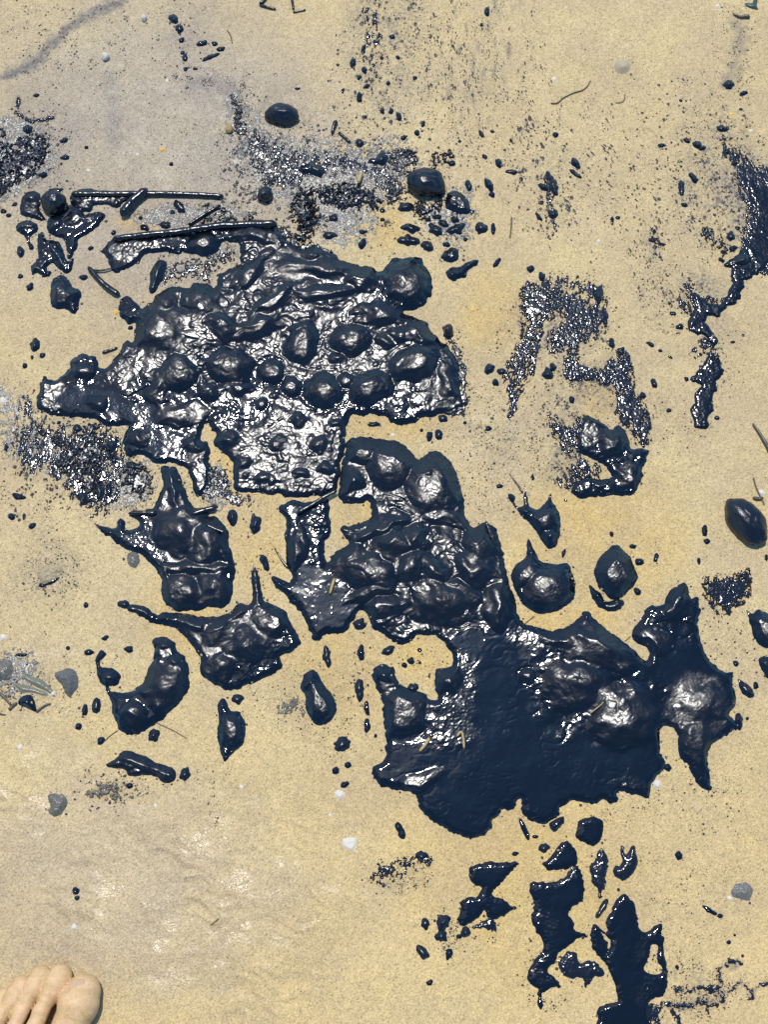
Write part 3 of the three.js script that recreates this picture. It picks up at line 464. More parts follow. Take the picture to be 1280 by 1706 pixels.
lobe('torn tar flake under the hourglass smudge', null, '784,1545 808,1533 820,1528 829,1541 828,1554 818,1550 800,1549', [], { mat: M.smear, thick: 1.3, edge: 3, style: 'grain' });
lobe('tar smudge with ragged legs, an upright body and a pale slot near its top', 'the ragged-legged smudge', '881,1469 909,1469 940,1463 953,1448 966,1444 972,1470 973,1486 971,1503 947,1517 958,1538 960,1551 981,1558 960,1565 940,1582 923,1606 914,1620 926,1630 935,1644 918,1646 904,1655 904,1678 897,1675 895,1648 878,1630 892,1596 906,1586 904,1565 885,1538 892,1507 885,1489', [], { mat: M.pool, thick: 1.5, edge: 2.8, zones: [[905, 1540, 30, 20, 'grain'], [905, 1620, 35, 35, 'grain'], [930, 1455, 40, 14, 'grain']] });
lobe('low spread-winged tar scrap between the ragged-legged and arrow-headed smudges', null, '930,1606 943,1586 960,1585 968,1604 980,1600 998,1606 1009,1628 990,1627 984,1636 977,1644 967,1630 940,1625', [], { mat: M.smear, thick: 1.4, edge: 3.4, style: 'grain' });
patch({ name: 'tar_lump', label: 'arrow-headed tar smudge running off the lower picture edge, with a sand window in it', mark: 'the arrow-headed smudge', category: 'tar lump', mat: M.pool, thick: 1.5, edge: 2.6, lip: 9,
  loops: ['1039,1488 1057,1503 1062,1531 1067,1544 1077,1553 1101,1539 1106,1562 1108,1593 1112,1630 1105,1661 1087,1668 1081,1690 1090,1740 985,1740 995,1700 996,1682 1012,1673 1029,1665 1022,1634 1008,1603 988,1582 984,1558 991,1539 1000,1544 1012,1552 1008,1538 1022,1507', '1086,1576 1096,1578 1098,1600 1106,1618 1090,1624 1070,1614 1082,1596', '1002,1553 1016,1566 1018,1575 1010,1588 1014,1570'],
  zones: [[1085, 1590, 30, 40, 'grain'], [1080, 1660, 30, 25, 'grain']] });
lobe('shaggy upright tar scrap beside the kidney spot', 'the shaggy scrap', '1001,1412 1008,1418 1015,1434 1012,1456 1010,1479 1005,1486 1003,1497 995,1494 996,1480 988,1468 984,1444 994,1430', [], { mat: M.smear, thick: 1.8, edge: 3.2, style: 'grain' });
lobe('fork-topped tar scrap below the flat end of the broad slick', 'the forked scrap', '1034,1408 1040,1412 1044,1424 1052,1412 1057,1410 1060,1424 1064,1438 1053,1458 1038,1467 1024,1460 1026,1446 1036,1436', [], { mat: M.smear, thick: 1.8, edge: 2.6, style: 'grain' });
lobe('tar bead hanging on the flat end of the broad slick, above the kidney spot', null, '914,1372 930,1362 940,1360 942,1370 934,1378 924,1386 916,1378', [], { thick: 2.4, style: 'grain' });
// slicks running in from the right
patch({ name: 'tar_slick', label: 'tar slick snaking in from the picture edge, with a bright-topped pebble in its bend', mark: 'the snaking slick', mat: M.tar, thick: 1.4, lip: 7, edge: 5.5, style: 'grain',
  loops: ['1240,292 1262,300 1275,312 1340,300 1340,440 1290,440 1278,452 1262,458 1246,468 1236,482 1230,505 1212,514 1200,526 1184,528 1176,534 1184,550 1196,560 1201,571 1192,582 1184,572 1170,558 1154,556 1146,535 1158,510 1152,492 1160,484 1176,498 1190,504 1206,497 1220,470 1216,450 1206,440 1224,428 1236,415 1240,404 1250,385 1258,355 1250,325'],
  mounds: [[1228, 429, 20, 14, 10, 6, 's']], zones: [[1270, 420, 40, 40, 'grain']] });
patch({ name: 'tar_slick', label: 'short tar bar standing alone below the snaking slick', mark: 'the standing bar', mat: M.tar, thick: 1.3, lip: 7, edge: 5, style: 'grain',
  loops: ['1180,593 1201,595 1207,623 1194,645 1190,674 1182,698 1178,718 1164,714 1154,697 1153,674 1165,645 1153,628 1160,618 1168,610'] });
const smear = (label, mark, loops, o = {}) => patch({ name: 'tar_smear', label, mark, category: 'tar smear', loops, mat: M.smear, thick: 1.05, lip: 4.5, edge: 4, porous: 0.35, solid: 1.0, fade: 22, style: 'grain', cell: 1.0, ...o });
smear('grainy tar stripe forming the outer arm of the broken tar ring', 'the outer ring arm', ['870,470 905,470 935,478 925,530 905,545 901,585 893,622 866,658 860,690 848,700 846,670 838,640 842,610 856,580 868,545 866,510'], { streak: 1, porous: 0.1, thick: 1.3 });
smear('speckled tar arch over the top of the broken tar ring', 'the ring arch', ['905,490 950,480 985,500 1008,490 1016,530 1008,560 985,570 966,585 950,590 915,590 906,560 930,530'], { streak: 0.6, porous: 0.28, thick: 1.2 });
smear('curved tar band closing the inner side of the broken tar ring', 'the inner ring band', ['938,590 955,570 966,570 968,606 1000,612 1018,600 1030,580 1050,590 1058,620 1064,650 1078,672 1084,700 1086,730 1078,745 1062,740 1050,715 1030,700 1022,672 1018,650 1000,638 975,634 955,640 942,630'], { streak: -0.8, porous: -0.05, thick: 1.3 });
patch({ name: 'tar_slick', label: 'smooth-bottomed tar slick at the foot of the broken tar ring', mark: 'the ring foot', mat: M.tar, thick: 2.4, lip: 9, edge: 2.8, style: 'wavy',
  loops: ['974,692 995,700 1018,714 1028,708 1040,714 1050,735 1052,748 1070,748 1083,752 1074,775 1070,800 1062,815 1048,826 1010,825 988,828 967,830 950,818 962,800 985,795 1000,800 1012,798 1020,790 1006,775 985,762 960,748 965,720'],
  mounds: [[1018, 738, 22, 26, 30, 6, 'm'], [995, 790, 16, 26, -15, 5, 'm'], [1036, 725, 18, 14, 0, 4, 'm'], [1050, 795, 22, 20, 0, 4, 'm']], zones: [[975, 720, 30, 30, 'lump'], [960, 805, 30, 20, 'grain']] });
smear('torn grainy tar fringe beside the foot of the broken tar ring', 'the torn fringe', ['912,682 930,690 950,700 976,694 980,720 966,745 985,765 1002,782 1000,800 975,802 950,815 915,800 940,780 950,770 930,740 914,722'], { streak: -1.2, porous: 0.28 });
smear('crusted tar cake with a sandy top, beside the lobe-ended slick', 'the crusted cake', ['1170,960 1190,958 1215,955 1235,950 1250,945 1258,965 1252,990 1225,1022 1204,1029 1187,1013 1172,990'], { porous: 0.15, thick: 2 });
smear('dusty tar streak like a charcoal stroke on bare sand', 'the charcoal streak', ['620,1440 640,1434 661,1431 690,1425 726,1428 715,1445 681,1452 645,1480 617,1472'], { porous: 0.38 });
smear('bubbly tar crust at the picture edge, above the star-shaped splash', 'the bubbly crust', ['-40,205 5,215 18,240 30,225 55,220 84,226 84,255 76,280 50,300 30,312 0,332 -40,340'], { porous: 0.28, thick: 2.8, lip: 7, style: 'lump', solid: 1.1 });
smear('silvery broken tar film trailing down from the oval pebble', 'the silvery film', ['385,150 400,170 412,215 430,230 455,248 475,280 474,310 440,312 420,280 400,240 388,200'], { porous: 0.2, mat: M.tar, thick: 1.1, style: 'lump' });
smear('ragged tar rubble heap with stick ends, left of the humped slick', 'the rubble heap', ['58,708 80,712 105,730 130,722 142,700 165,702 170,735 190,735 192,755 175,780 172,805 160,830 148,850 130,835 128,815 122,795 85,790 80,770 95,750 62,722'], { porous: 0.28, thick: 2.6, lip: 7, style: 'lump' });
smear('clumped tar crumbs between the stone-packed and humped slicks', null, ['200,775 240,772 255,790 256,815 240,830 215,830 200,815 196,795'], { porous: 0.3, thick: 2.4, style: 'lump' });
smear('shiny tar sheet with a fat ridge, near the round-tipped straw', 'the ridged sheet', ['520,318 545,308 564,304 590,306 612,310 628,326 642,340 630,352 606,352 571,356 548,346 530,336'], { porous: 0.05, mat: M.crumpled, thick: 2.4, lip: 8, style: 'wrinkle', mounds: [[602, 322, 24, 10, -8, 5, 'r']] });
smear('stringy tar column joining the top of the stone-packed slick', 'the stringy column', ['480,345 500,312 515,305 526,320 530,345 534,370 522,395 505,412 488,400 492,375 482,362'], { porous: 0.12, mat: M.crumpled, thick: 3.2, lip: 8, style: 'wrinkle', mounds: [[520, 345, 7, 32, 12, 5, 'r'], [502, 375, 14, 12, 0, 4, 'm']] });
smear('half-shiny tar knob with a silver side, above the ridged sheet', null, ['498,280 505,272 522,270 538,276 542,290 536,298 522,292 504,294'], { porous: 0.0, mat: M.tar, thick: 3, lip: 8, mounds: [[530, 283, 11, 13, 20, 5, 's']] });
smear('curled tar knob like a sea snail, on the grey wet sand', null, ['612,268 625,262 634,252 646,258 648,270 640,278 622,276'], { porous: 0.0, mat: M.tar, thick: 3, lip: 7, mounds: [[636, 266, 12, 10, -30, 4, 's']] });
smear('tar-speckled skirt under the upper right coated pebble', 'the speckled skirt', ['688,335 700,330 716,336 735,322 738,345 722,362 706,372 692,360'], { porous: 0.05, mat: M.tar, thick: 2.4, lip: 6, style: 'lump' });
smear('silvery tar scum beside the upper right coated pebble', 'the silvery scum', ['640,258 665,245 690,250 700,262 690,285 676,300 690,325 668,335 645,345 640,320 648,295'], { porous: 0.22, mat: M.tar, thick: 1.2, style: 'lump' });
smear('tar flecks hanging over the upper right coated pebble', null, ['715,262 735,252 752,248 758,262 750,275 736,272 724,285'], { porous: 0.15, mat: M.tar, thick: 1.8, style: 'lump' });
smear('silvery tar scum between the two long sticks', 'the scum between the sticks', ['320,335 350,338 375,345 395,362 420,360 424,375 395,374 360,372 345,378 330,372 352,352 330,348'], { porous: 0.2, mat: M.crumpled, thick: 2, style: 'lump' });
smear('loose tar crumbs spilling off the snaking slick into the bare sand', 'the spilled crumbs', ['1166,372 1180,376 1195,390 1215,405 1225,418 1205,428 1190,412 1172,402'], { porous: 0.22, thick: 2, style: 'lump' });
smear('charred-looking tar grit above the snaking slick at the picture edge', null, ['1200,215 1222,235 1245,262 1270,285 1262,310 1240,300 1225,280 1212,255'], { streak: -1, porous: 0.42, fade: 30 });
smear('tar grit lapping the outer bend of the snaking slick', null, ['1138,470 1155,462 1165,480 1185,492 1200,500 1190,515 1160,520 1150,528 1130,515 1115,505 1130,495'], { streak: -1, porous: 0.3, fade: 30 });
smear('broad broken tar film down the picture edge, thinning away from the snaking slick', 'the edge film', ['1205,240 1240,255 1262,275 1300,285 1300,470 1262,452 1250,440 1235,420 1225,400 1238,380 1240,350 1225,305'], { streak: -0.8, porous: 0.2, thick: 1.0, fade: 26 });
smear('dark brushed tar streak feathering off the top of the standing bar', null, ['1168,560 1185,565 1200,580 1202,596 1186,596 1172,590 1160,600 1150,585'], { porous: 0.35, thick: 1.2 });
smear('long brushed tar streak slanting over bare sand beside the snaking slick', null, ['1070,360 1085,372 1100,400 1112,430 1122,470 1110,470 1094,430 1080,395'], { streak: -1.2, porous: 0.62, fade: 14, thick: 0.8 });
smear('faint vertical tar streak under the drops at the upper sand', null, ['898,300 912,285 930,310 934,350 930,390 920,425 912,390 904,345'], { streak: 0.4, porous: 0.78, fade: 16, thick: 0.9 });
smear('dark brushed streak on the grey sand at the top, beside the upright sliver', null, ['590,0 640,0 650,60 640,120 628,180 612,200 604,140 596,60'], { streak: 0.3, porous: 1.0, fade: 26, thick: 0.8 });
smear('tar spatter fan above the arch of the broken ring', null, ['905,455 960,460 1005,470 1015,495 985,505 950,490 915,500 890,490'], { streak: 0.5, porous: 0.52, fade: 20, thick: 0.9 });
smear('shiny broken tar film between the oval pebble and the ridged sheet', null, ['410,200 450,225 500,245 560,250 620,262 660,285 680,320 650,345 600,300 540,298 490,320 455,320 425,290'], { streak: 0.5, porous: 0.62, fade: 22, thick: 0.8 });
smear('shiny broken tar film spread around the rubble heap towards the picture edge', null, ['20,660 62,650 80,700 140,705 200,715 215,770 200,840 160,870 110,830 70,800 20,790'], { streak: 0.3, porous: 0.62, fade: 24, thick: 0.8 });
smear('flecked tar film in the notch between the long sunk stick and the stone-packed slick', null, ['262,440 320,425 372,408 396,410 394,442 362,452 350,476 310,472 280,478 262,486'], { porous: 0.75, fade: 18, thick: 0.7 });
smear('ragged tar fringe along the far side of the stone-packed slick, by the sunk stick tip', null, ['455,370 480,380 500,400 540,410 560,420 540,430 500,420 470,405'], { porous: 0.3, fade: 10, thick: 1.2, style: 'lump' });
smear('ragged tar fringe along the outer rim of the stone-packed slick, below the small tarred pebble', null, ['745,560 768,580 778,620 782,680 760,700 742,690 762,650 758,600'], { porous: 0.3, fade: 10, thick: 1.2, style: 'lump' });
smear('glittering tar crumbs trailing off the corner of the sparkling lower edge', null, ['345,770 375,780 395,815 430,835 400,845 360,830 335,835 325,800'], { porous: 0.42, fade: 12, thick: 1.2, style: 'lump' });
smear('dark grit drift at the head of the standing bar', null, ['1230,390 1262,372 1290,360 1290,400 1250,400'], { porous: 0.45 });
smear('dark tar-stained sand lump pile low in the picture, under the beaked strip', 'the stained lump pile', ['142,1284 152,1280 158,1296 172,1300 190,1304 206,1314 230,1308 245,1314 228,1328 190,1342 165,1332 136,1330 140,1318 156,1314 144,1300'], { porous: 0.38, mat: M.grit, thick: 2.2 });
smear('tar crust cracks branching over the sand, thickest arm curled at its top', 'the branching crust', [], { lines: [['1234,1605 1220,1602 1206,1609 1197,1618 1201,1632 1197,1649 1204,1657 1204,1669 1184,1676 1163,1669 1146,1676 1112,1673 1095,1680', 6], ['1179,1678 1185,1702', 4], ['1112,1673 1126,1690 1134,1712', 6], ['1206,1655 1221,1649 1232,1637 1249,1649 1249,1664', 3.4], ['1254,1664 1256,1649 1266,1642 1290,1637', 3.4], ['1130,1650 1150,1650 1172,1645 1190,1650', 6]], porous: 0.5, fade: 5, thick: 0.9, lip: 4, edge: 2 });
smear('ladder of tar crumbs on a sand gap at the lower end of the arrow-headed smudge', null, ['1066,1672 1080,1668 1100,1670 1104,1690 1100,1720 1070,1720'], { porous: 0.35, fade: 8 });
smear('curved line of dark tar grit beside the bubbly crust', null, [], { lines: [['31,166 30,185 38,196 50,201 66,200 88,196', 4.5]], porous: 0.35, fade: 4, thick: 1.2, lip: 4, edge: 2 });

// ---------------------------------------------------------------- sand under a water and tar sheen, grey and glittering
const sheen = (loop, porous, fade = 60) => { const o = patch({ name: 'wet_sand', loops: [loop], mat: M.sheen, thick: 0.35, lip: 6, edge: 10, porous: porous + 0.12, solid: 1, fade, style: 'sheen', cell: 1.2 }); if (o) { o.userData.kind = 'structure'; } };
sheen('372,130 410,160 450,205 530,225 600,228 660,225 700,250 702,300 650,345 620,400 560,425 530,400 480,350 425,335 395,285 375,215', 0.12);
sheen('325,420 372,405 398,405 396,440 368,452 355,474 330,470 300,474 262,482 256,440 280,425', 0.2);
sheen('230,345 380,335 420,365 380,372 330,385 240,388 215,372', 0.25, 20);
sheen('-30,640 40,630 80,700 140,705 195,720 200,760 210,830 150,860 90,810 40,790 -30,740', 0.42);
sheen('195,760 250,770 262,800 250,840 190,850 180,800', 0.15, 20);
sheen('330,830 350,770 372,770 388,815 380,850 350,850', 0.35, 16);
sheen('-30,180 30,190 90,215 100,270 60,310 0,345 -30,340', 0.4, 20);
sheen('700,320 790,300 800,400 760,420 690,390', 0.55, 24);
sheen('-30,1090 40,1080 70,1110 40,1150 -30,1160', 0.3, 20);

// ---------------------------------------------------------------- single drops and crumbs (x, y, half length, half width, turn)
const DROPS = [];
const drops = (s) => { for (const t of s.trim().split(/\s+/)) DROPS.push(t.split(',').map(Number)); };
drops(`289,31,8,10,0 299,48,8,9,0 302,67,5,6,0 308,96,5,7,0 304,88,4,4,0 337,73,10,6,-10 358,73,5,5,0 368,82,7,5,0 349,96,15,5,-25 309,115,4,5,0 325,115,5,3,0 60,159,5,4,0 45,215,9,9,0 105,234,8,5,-20 108,262,7,5,0 72,291,8,6,0 91,317,13,5,-4 285,273,4,4,0 143,245,4,4,0 241,380,8,6,20 273,375,10,8,0 287,354,5,5,0 299,344,8,12,-30 234,364,4,4,0 189,387,5,5,0 151,414,5,4,0 34,421,7,10,0 14,359,5,4,0 5,352,5,5,0 24,340,5,4,-40`);
drops(`812,21,4,9,0 803,42,3,4,0 654,61,5,5,0 626,70,6,4,30 606,83,4,9,0 588,105,5,9,10 607,117,5,8,0 636,96,4,4,0 663,95,4,4,0 563,108,3,3,0 599,129,4,5,0 611,144,6,4,-40 647,139,4,5,0 599,162,5,10,0 692,130,4,4,0 571,151,3,6,10 637,186,4,6,0 665,194,5,8,0 652,186,4,6,0 608,196,5,4,0 705,206,4,6,0 695,222,5,6,0 600,239,8,8,0 673,230,5,5,0 657,272,4,4,0 680,256,12,4,-10 802,223,4,7,-20 821,219,4,3,30 766,236,3,3,0 808,262,6,4,40 831,272,5,10,-15 851,286,8,4,5 815,308,6,13,-25 820,325,5,6,0 781,311,5,10,-10 753,272,6,6,0`);
drops(`678,345,14,9,8 685,380,14,8,15 681,400,18,10,8 712,409,12,9,25 726,383,15,9,35 760,382,16,10,-20 802,380,10,11,0 822,382,4,10,0 753,425,16,11,-25 745,407,7,5,0 776,399,4,4,0 637,366,4,4,0 637,351,5,5,0 604,387,8,5,0 604,407,6,11,20 549,392,12,7,0 556,364,9,8,0 571,268,8,7,0 532,218,3,3,0 496,147,4,3,0 740,372,10,7,30 730,362,8,6,0 758,366,8,6,0`);
drops(`926,225,5,6,0 960,273,6,11,-30 959,290,12,4,40 852,234,3,4,0 855,287,10,5,10 869,299,3,4,0 922,311,7,17,-10 905,311,9,6,40 921,356,9,9,0 898,361,4,8,-30 903,338,4,4,0 914,296,5,9,0 1136,313,5,15,0 1156,297,5,12,-30 1141,342,6,4,20 1146,235,7,4,30 1163,241,9,7,30 1170,247,7,5,0 1211,253,6,5,0 1204,215,9,7,0 1103,242,7,4,0 1240,155,7,4,-30 1215,141,11,8,-35 1235,182,4,3,0 1135,168,3,3,0 1021,368,3,7,0 1030,363,4,4,0 1225,272,4,8,0 1091,385,3,5,0 1087,400,7,4,10 1105,407,5,3,10 1218,393,8,9,0 1222,414,8,6,0 1230,380,4,4,0 1203,433,7,4,40`);
drops(`34,461,5,5,0 50,478,6,8,25 77,458,9,6,-10 139,462,7,6,0 58,573,8,12,10 70,592,5,5,0 53,595,3,4,0 41,609,4,5,0 129,714,8,8,0 98,704,4,4,0 40,722,4,4,0 10,745,4,9,0 29,827,12,6,10 190,767,7,9,0 223,777,16,8,10 186,741,10,13,0 139,829,10,13,-20 182,817,6,16,0 165,819,9,17,0 361,819,4,5,0 375,803,6,6,0 217,547,4,4,0 120,823,4,4,0 150,808,5,5,0`);
drops(`747,554,9,13,-10 829,437,4,10,30 815,616,7,12,35 836,619,8,7,0 826,637,6,7,0 738,697,8,7,0 716,726,6,8,0 731,724,7,8,0 814,714,5,5,0 853,829,5,8,-20 833,810,6,4,0 623,707,10,5,0 703,716,3,3,0 775,704,3,3,0`);
drops(`885,448,6,6,0 904,460,6,8,0 883,489,6,6,0 1134,544,7,6,0 1122,522,6,4,0 998,489,8,14,10 1008,526,6,16,0 1090,637,5,9,-10 1145,631,4,4,0 1239,559,3,3,0 1222,570,4,3,0 1084,573,7,4,30 1101,584,4,3,20 1118,595,4,2.5,30 914,624,9,11,-10 922,612,5,8,-20 1020,571,5,10,0 953,666,5,7,0 1196,696,5,4,0 1072,659,6,6,0 1056,723,3,3,0 1115,683,4,4,0 943,833,3,3,0 888,795,3,6,0 1157,632,6,5,0 1037,585,5,9,20`);
drops(`53,876,6,5,0 40,861,3,6,0 19,861,6,7,0 387,862,9,14,0 426,873,9,19,0 206,1007,11,7,0 143,1008,4,5,0 84,969,15,5,-25 70,975,6,5,0 215,1082,8,6,0 148,1087,8,5,0 113,1079,4,4,0 175,1063,6,4,-30 160,1175,8,17,0 141,1184,5,9,0 131,1211,6,6,0 168,1235,8,6,-30 256,1225,10,10,0 397,1165,10,9,0 36,1091,10,3,0`);
drops(`544,1094,7,16,-5 599,1039,10,10,0 602,1087,6,14,0 599,1149,7,18,0 611,1180,5,12,-5 612,1210,5,12,0 571,1240,14,11,-30 647,1084,11,8,-20 699,1083,4,4,0 685,1101,7,6,0 626,1226,3,4,0 688,1146,10,8,0 700,1104,3,3,0 441,936,6,14,-20 674,1108,5,5,0`);
drops(`1020,890,4,5,0 940,921,3,8,15 1055,910,6,4,0 1067,936,8,6,0 1094,929,4,8,15 1063,986,6,7,0 1175,885,5,12,0 1178,902,6,5,0 1165,936,3,6,0 1227,1105,5,5,0 1260,1142,5,7,0 1246,1197,3,3,0 1278,929,3,6,0 1232,1201,6,14,-5`);
drops(`215,1309,6,5,0 309,1290,8,11,10 126,1484,6,6,0 128,1496,5,4,0 560,1284,7,6,0 580,1275,6,5,-20 575,1307,8,5,-15 668,1385,6,16,-25 702,1426,9,8,0 710,1539,7,9,0 738,1537,13,14,0 736,1559,11,10,0 704,1586,8,13,-40 748,1589,6,9,0 716,1637,6,5,-30 776,1553,8,8,0 874,1381,5,18,-20 893,1394,5,3,0 907,1412,9,8,0 859,1422,6,4,-20 1132,1426,6,8,-20 1031,1482,3,3,0 1003,1515,5,17,32 1129,1611,3,4,-20 1215,1570,4,3.5,0 1201,1526,5,4,0 1184,1517,12,4,30 1225,1558,3,3,0 1113,1279,8,6,30 766,1560,5,4,0 1238,1592,3,3,0`);

// ---------------------------------------------------------------- pebbles under tar
function pebble(name, label, mark, x, y, rx, ry, a, h, mat, seed, sink = 0.25) {
  const s = localScale(x, y), [u, v] = G(x, y), g = new THREE.SphereGeometry(1, 64, 40), p = g.attributes.position, w = new THREE.Vector3();
  for (let i = 0; i < p.count; i++) {
    w.fromBufferAttribute(p, i);
    const k = 1 + 0.2 * perlin.noise(w.x * 1.1 + seed, w.y * 1.1, w.z * 1.1) + 0.05 * perlin.noise(w.x * 4 + seed, w.y * 4, w.z * 4) + 0.012 * perlin.noise(w.x * 11, w.y * 11 + seed, w.z * 11);
    p.setXYZ(i, w.x * k * rx * s * U, w.y * k * h * 0.001, w.z * k * ry * s * U);
  }
  g.computeVertexNormals();
  const m = mesh(name, g, mat); m.rotation.y = -a * Math.PI / 180; m.position.set(u * U, sandH(u, v) * 0.001 + h * 0.001 * (1 - 2 * sink), v * U);
  tag(m, label, 'pebble');
  if (mark) landmarks.push([mark, x, y, rx, ry]);
  return m;
}
pebble('tarred_pebble', 'smooth black oval pebble lying alone on silvery wet sand', 'the oval pebble', 470, 195, 28, 17, 4, 9, M.glossy, 3);
pebble('tarred_pebble', 'largest loose black pebble, egg-shaped with a blunt lower point, above the notched block', 'the egg-shaped pebble', 711, 309, 31, 25, 4, 12, M.glossy, 9);
pebble('tarred_pebble', 'round black pebble crowning the star-shaped tar splash', 'the round pebble', 91, 341, 21, 20, 0, 11, M.glossy, 14);
pebble('tarred_pebble', 'small round black pebble between the silvery film and the stringy tar column', null, 442, 328, 13, 12, 0, 8, M.glossy, 21);
pebble('tarred_pebble', 'long sloping black pebble at the picture edge, with one bright window of glare', 'the sloping pebble', 1243, 871, 46, 27, 55, 11, M.glossy, 27);
pebble('tarred_pebble', 'small tarred pebble stuck on the outer rim of the stone-packed slick', null, 747, 552, 8, 11, -10, 5, M.rod, 33);
patch({ name: 'wet_rock', label: 'grey pitted pebble half sunk beside a white chip, alone on bare sand', category: 'pebble', mark: 'the grey pebble', loops: ['1218,1484 1226,1474 1236,1470 1250,1472 1257,1482 1254,1494 1246,1500 1234,1499 1224,1496'], mat: M.paleRock, thick: 3, lip: 12, edge: 3.4, style: 'grit', cell: 0.8, mounds: [[1246, 1486, 10, 8, 30, 2.5, 'm'], [1230, 1480, 8, 6, 0, 2, 'm']] });
patch({ name: 'wet_rock', label: 'grey wedge-shaped rock with a black cleft, beside the wet leaf', category: 'rock', mark: 'the wedge-shaped rock', loops: ['92,1121 106,1116 125,1115 130,1130 129,1145 122,1156 116,1162 107,1154 104,1142 95,1134'], mat: M.rock, thick: 5, lip: 10, edge: 2, style: 'grit', cell: 0.9 });
patch({ name: 'sand_lump', label: 'dark grey lump of tarred sand with a black underside, alone on wet sand', category: 'sand lump', mark: 'the tarred sand lump', loops: ['78,1326 92,1322 110,1324 112,1345 100,1356 84,1358 76,1350 82,1340'], mat: M.grit, thick: 3.5, lip: 9, edge: 4, style: 'grit', cell: 0.9 });
patch({ name: 'sand_lump', label: 'crumbly lump of tarred sand against the picture edge, above the wet leaf', category: 'sand lump', loops: ['-20,1100 0,1098 18,1102 26,1116 18,1130 4,1136 -20,1136'], mat: M.grit, thick: 3.5, lip: 9, edge: 4, style: 'grit', cell: 0.9 });
patch({ name: 'sand_lump', label: 'knob of dark gritty sand tucked against the humped slick', category: 'sand lump', loops: ['212,924 222,918 232,924 232,938 224,945 212,940'], mat: M.grit, thick: 3.5, lip: 7, edge: 2.5, style: 'grit', cell: 0.9 });
patch({ name: 'sand_lump', label: 'low gritty mound with dark crumbs on its lower rim, on bare sand', category: 'sand lump', loops: ['62,952 78,938 98,936 104,950 98,966 84,974 68,972'], mat: M.sandLump, thick: 2.8, lip: 14, edge: 4, style: 'grit', cell: 1 });
patch({ name: 'sand_lump', label: 'gritty fan of raised sand beside the leaning tar lump', category: 'sand lump', loops: ['460,1172 480,1164 500,1158 508,1180 506,1196 488,1192 470,1188'], mat: M.grit, thick: 1.6, lip: 8, edge: 4, style: 'lump', porous: 0.35, cell: 1 });

// ---------------------------------------------------------------- sticks, twigs and straws
function rod(name, label, category, path, r0, r1, mat, lift = 0.7, seed = 1, parent, group) {
  // path in pixels, radii in mm
  const P = pts(path).map(([x, y]) => { const [u, v] = G(x, y); return new THREE.Vector3(u * U, sandH(u, v) * 0.001 + Math.max(r0, r1) * 0.001 * lift, v * U); });
  const c = new THREE.CatmullRomCurve3(P), len = c.getLength(), n = Math.max(10, Math.round(len / 0.0012)), sides = 12, F = c.computeFrenetFrames(n), pos = [], idx = [], uv = [], o = P[0].clone().add(P[P.length - 1]).multiplyScalar(0.5);
  o.y = 0;
  for (let i = 0; i <= n; i++) {
    const t = i / n, p = c.getPointAt(t), end = Math.min(1, Math.sqrt(Math.min(t, 1 - t) * len / (0.0011 * Math.max(r0, r1)) + 0.03));
    for (let k = 0; k <= sides; k++) {
      const a = k / sides * Math.PI * 2, r = mix(r0, r1, t) * 0.001 * end * (1 + 0.16 * perlin.noise(Math.cos(a) * 0.9 + seed * 3.1, Math.sin(a) * 0.9, t * len / 0.006) + 0.1 * perlin.noise(seed, Math.cos(a) * 2.5, t * len / 0.0022));
      const q = p.clone().addScaledVector(F.normals[i], Math.cos(a) * r).addScaledVector(F.binormals[i], Math.sin(a) * r).sub(o);
      pos.push(q.x, q.y, q.z); uv.push(t * len, k / sides * r0 * 0.006);
    }
  }
  for (let i = 0; i < n; i++) for (let k = 0; k < sides; k++) { const a = i * (sides + 1) + k, b = a + sides + 1; idx.push(a, b, a + 1, a + 1, b, b + 1); }
  const g = new THREE.BufferGeometry(); g.setAttribute('position', new THREE.Float32BufferAttribute(pos, 3)); g.setAttribute('uv', new THREE.Float32BufferAttribute(uv, 2)); g.setIndex(idx); g.computeVertexNormals();
  if (parent) { const m = mesh(name, g, mat, parent); m.position.copy(o).sub(parent.position); return m; }
  const m = mesh(name, g, mat); m.position.copy(o);
  return tag(m, label, category, group);
}
rod('tarred_stick', 'long straight tarred stick lying level above the other long stick', 'stick', '119,325 180,325 250,325 320,326 373,329', 2.9, 2.3, M.rod, 0.9, 1);
rod('tarred_stick', 'long tarred stick sunk into the upper edge of the stone-packed slick', 'stick', '188,401 240,395 300,389 360,380 410,377 462,376', 2.6, 3.6, M.rod, 1.0, 2);
rod('tarred_stick', 'stubby tarred stick leaning across the long straight stick', 'stick', '203,364 222,340 247,319', 4.2, 3.6, M.rod, 1.35, 3);
rod('tarred_stick', 'thin tarred stick slanting up from the scum between the long sticks', 'stick', '314,377 340,360 368,343', 1.8, 1.3, M.rod, 1.3, 4);
rod('tarred_stick', 'short tarred twig under the far end of the long straight stick', 'twig', '294,338 300,346 308,354', 2.2, 1.8, M.rod, 1, 5);
rod('tarred_stick', 'club-headed tarred twig standing nearly upright in the picture, on grey sand', 'twig', '553,226 556,214 561,202', 1.4, 2.4, M.rod, 0.9, 6);
rod('tarred_stick', 'short straight tarred twig beside the club-headed twig', 'twig', '564,221 573,229 584,239', 1.2, 1.4, M.rod, 0.9, 7);
rod('tarred_stick', 'hair-thin dark twig by the silvery film, bent at its top', 'twig', '481,270 487,261 495,251', 0.8, 0.5, M.rod, 0.9, 8);
rod('straw', 'brown straw stub with a round tip, standing over the ridged sheet', 'straw', '596,310 600,300 604,290', 2.2, 1.7, M.straw, 2.2, 9);
rod('tarred_stick', 'straight pale-edged stick bridging the stone-packed slick and the broad slick', 'stick', '496,858 520,844 545,829 562,820', 1.5, 1.8, M.rod, 3.4, 10);
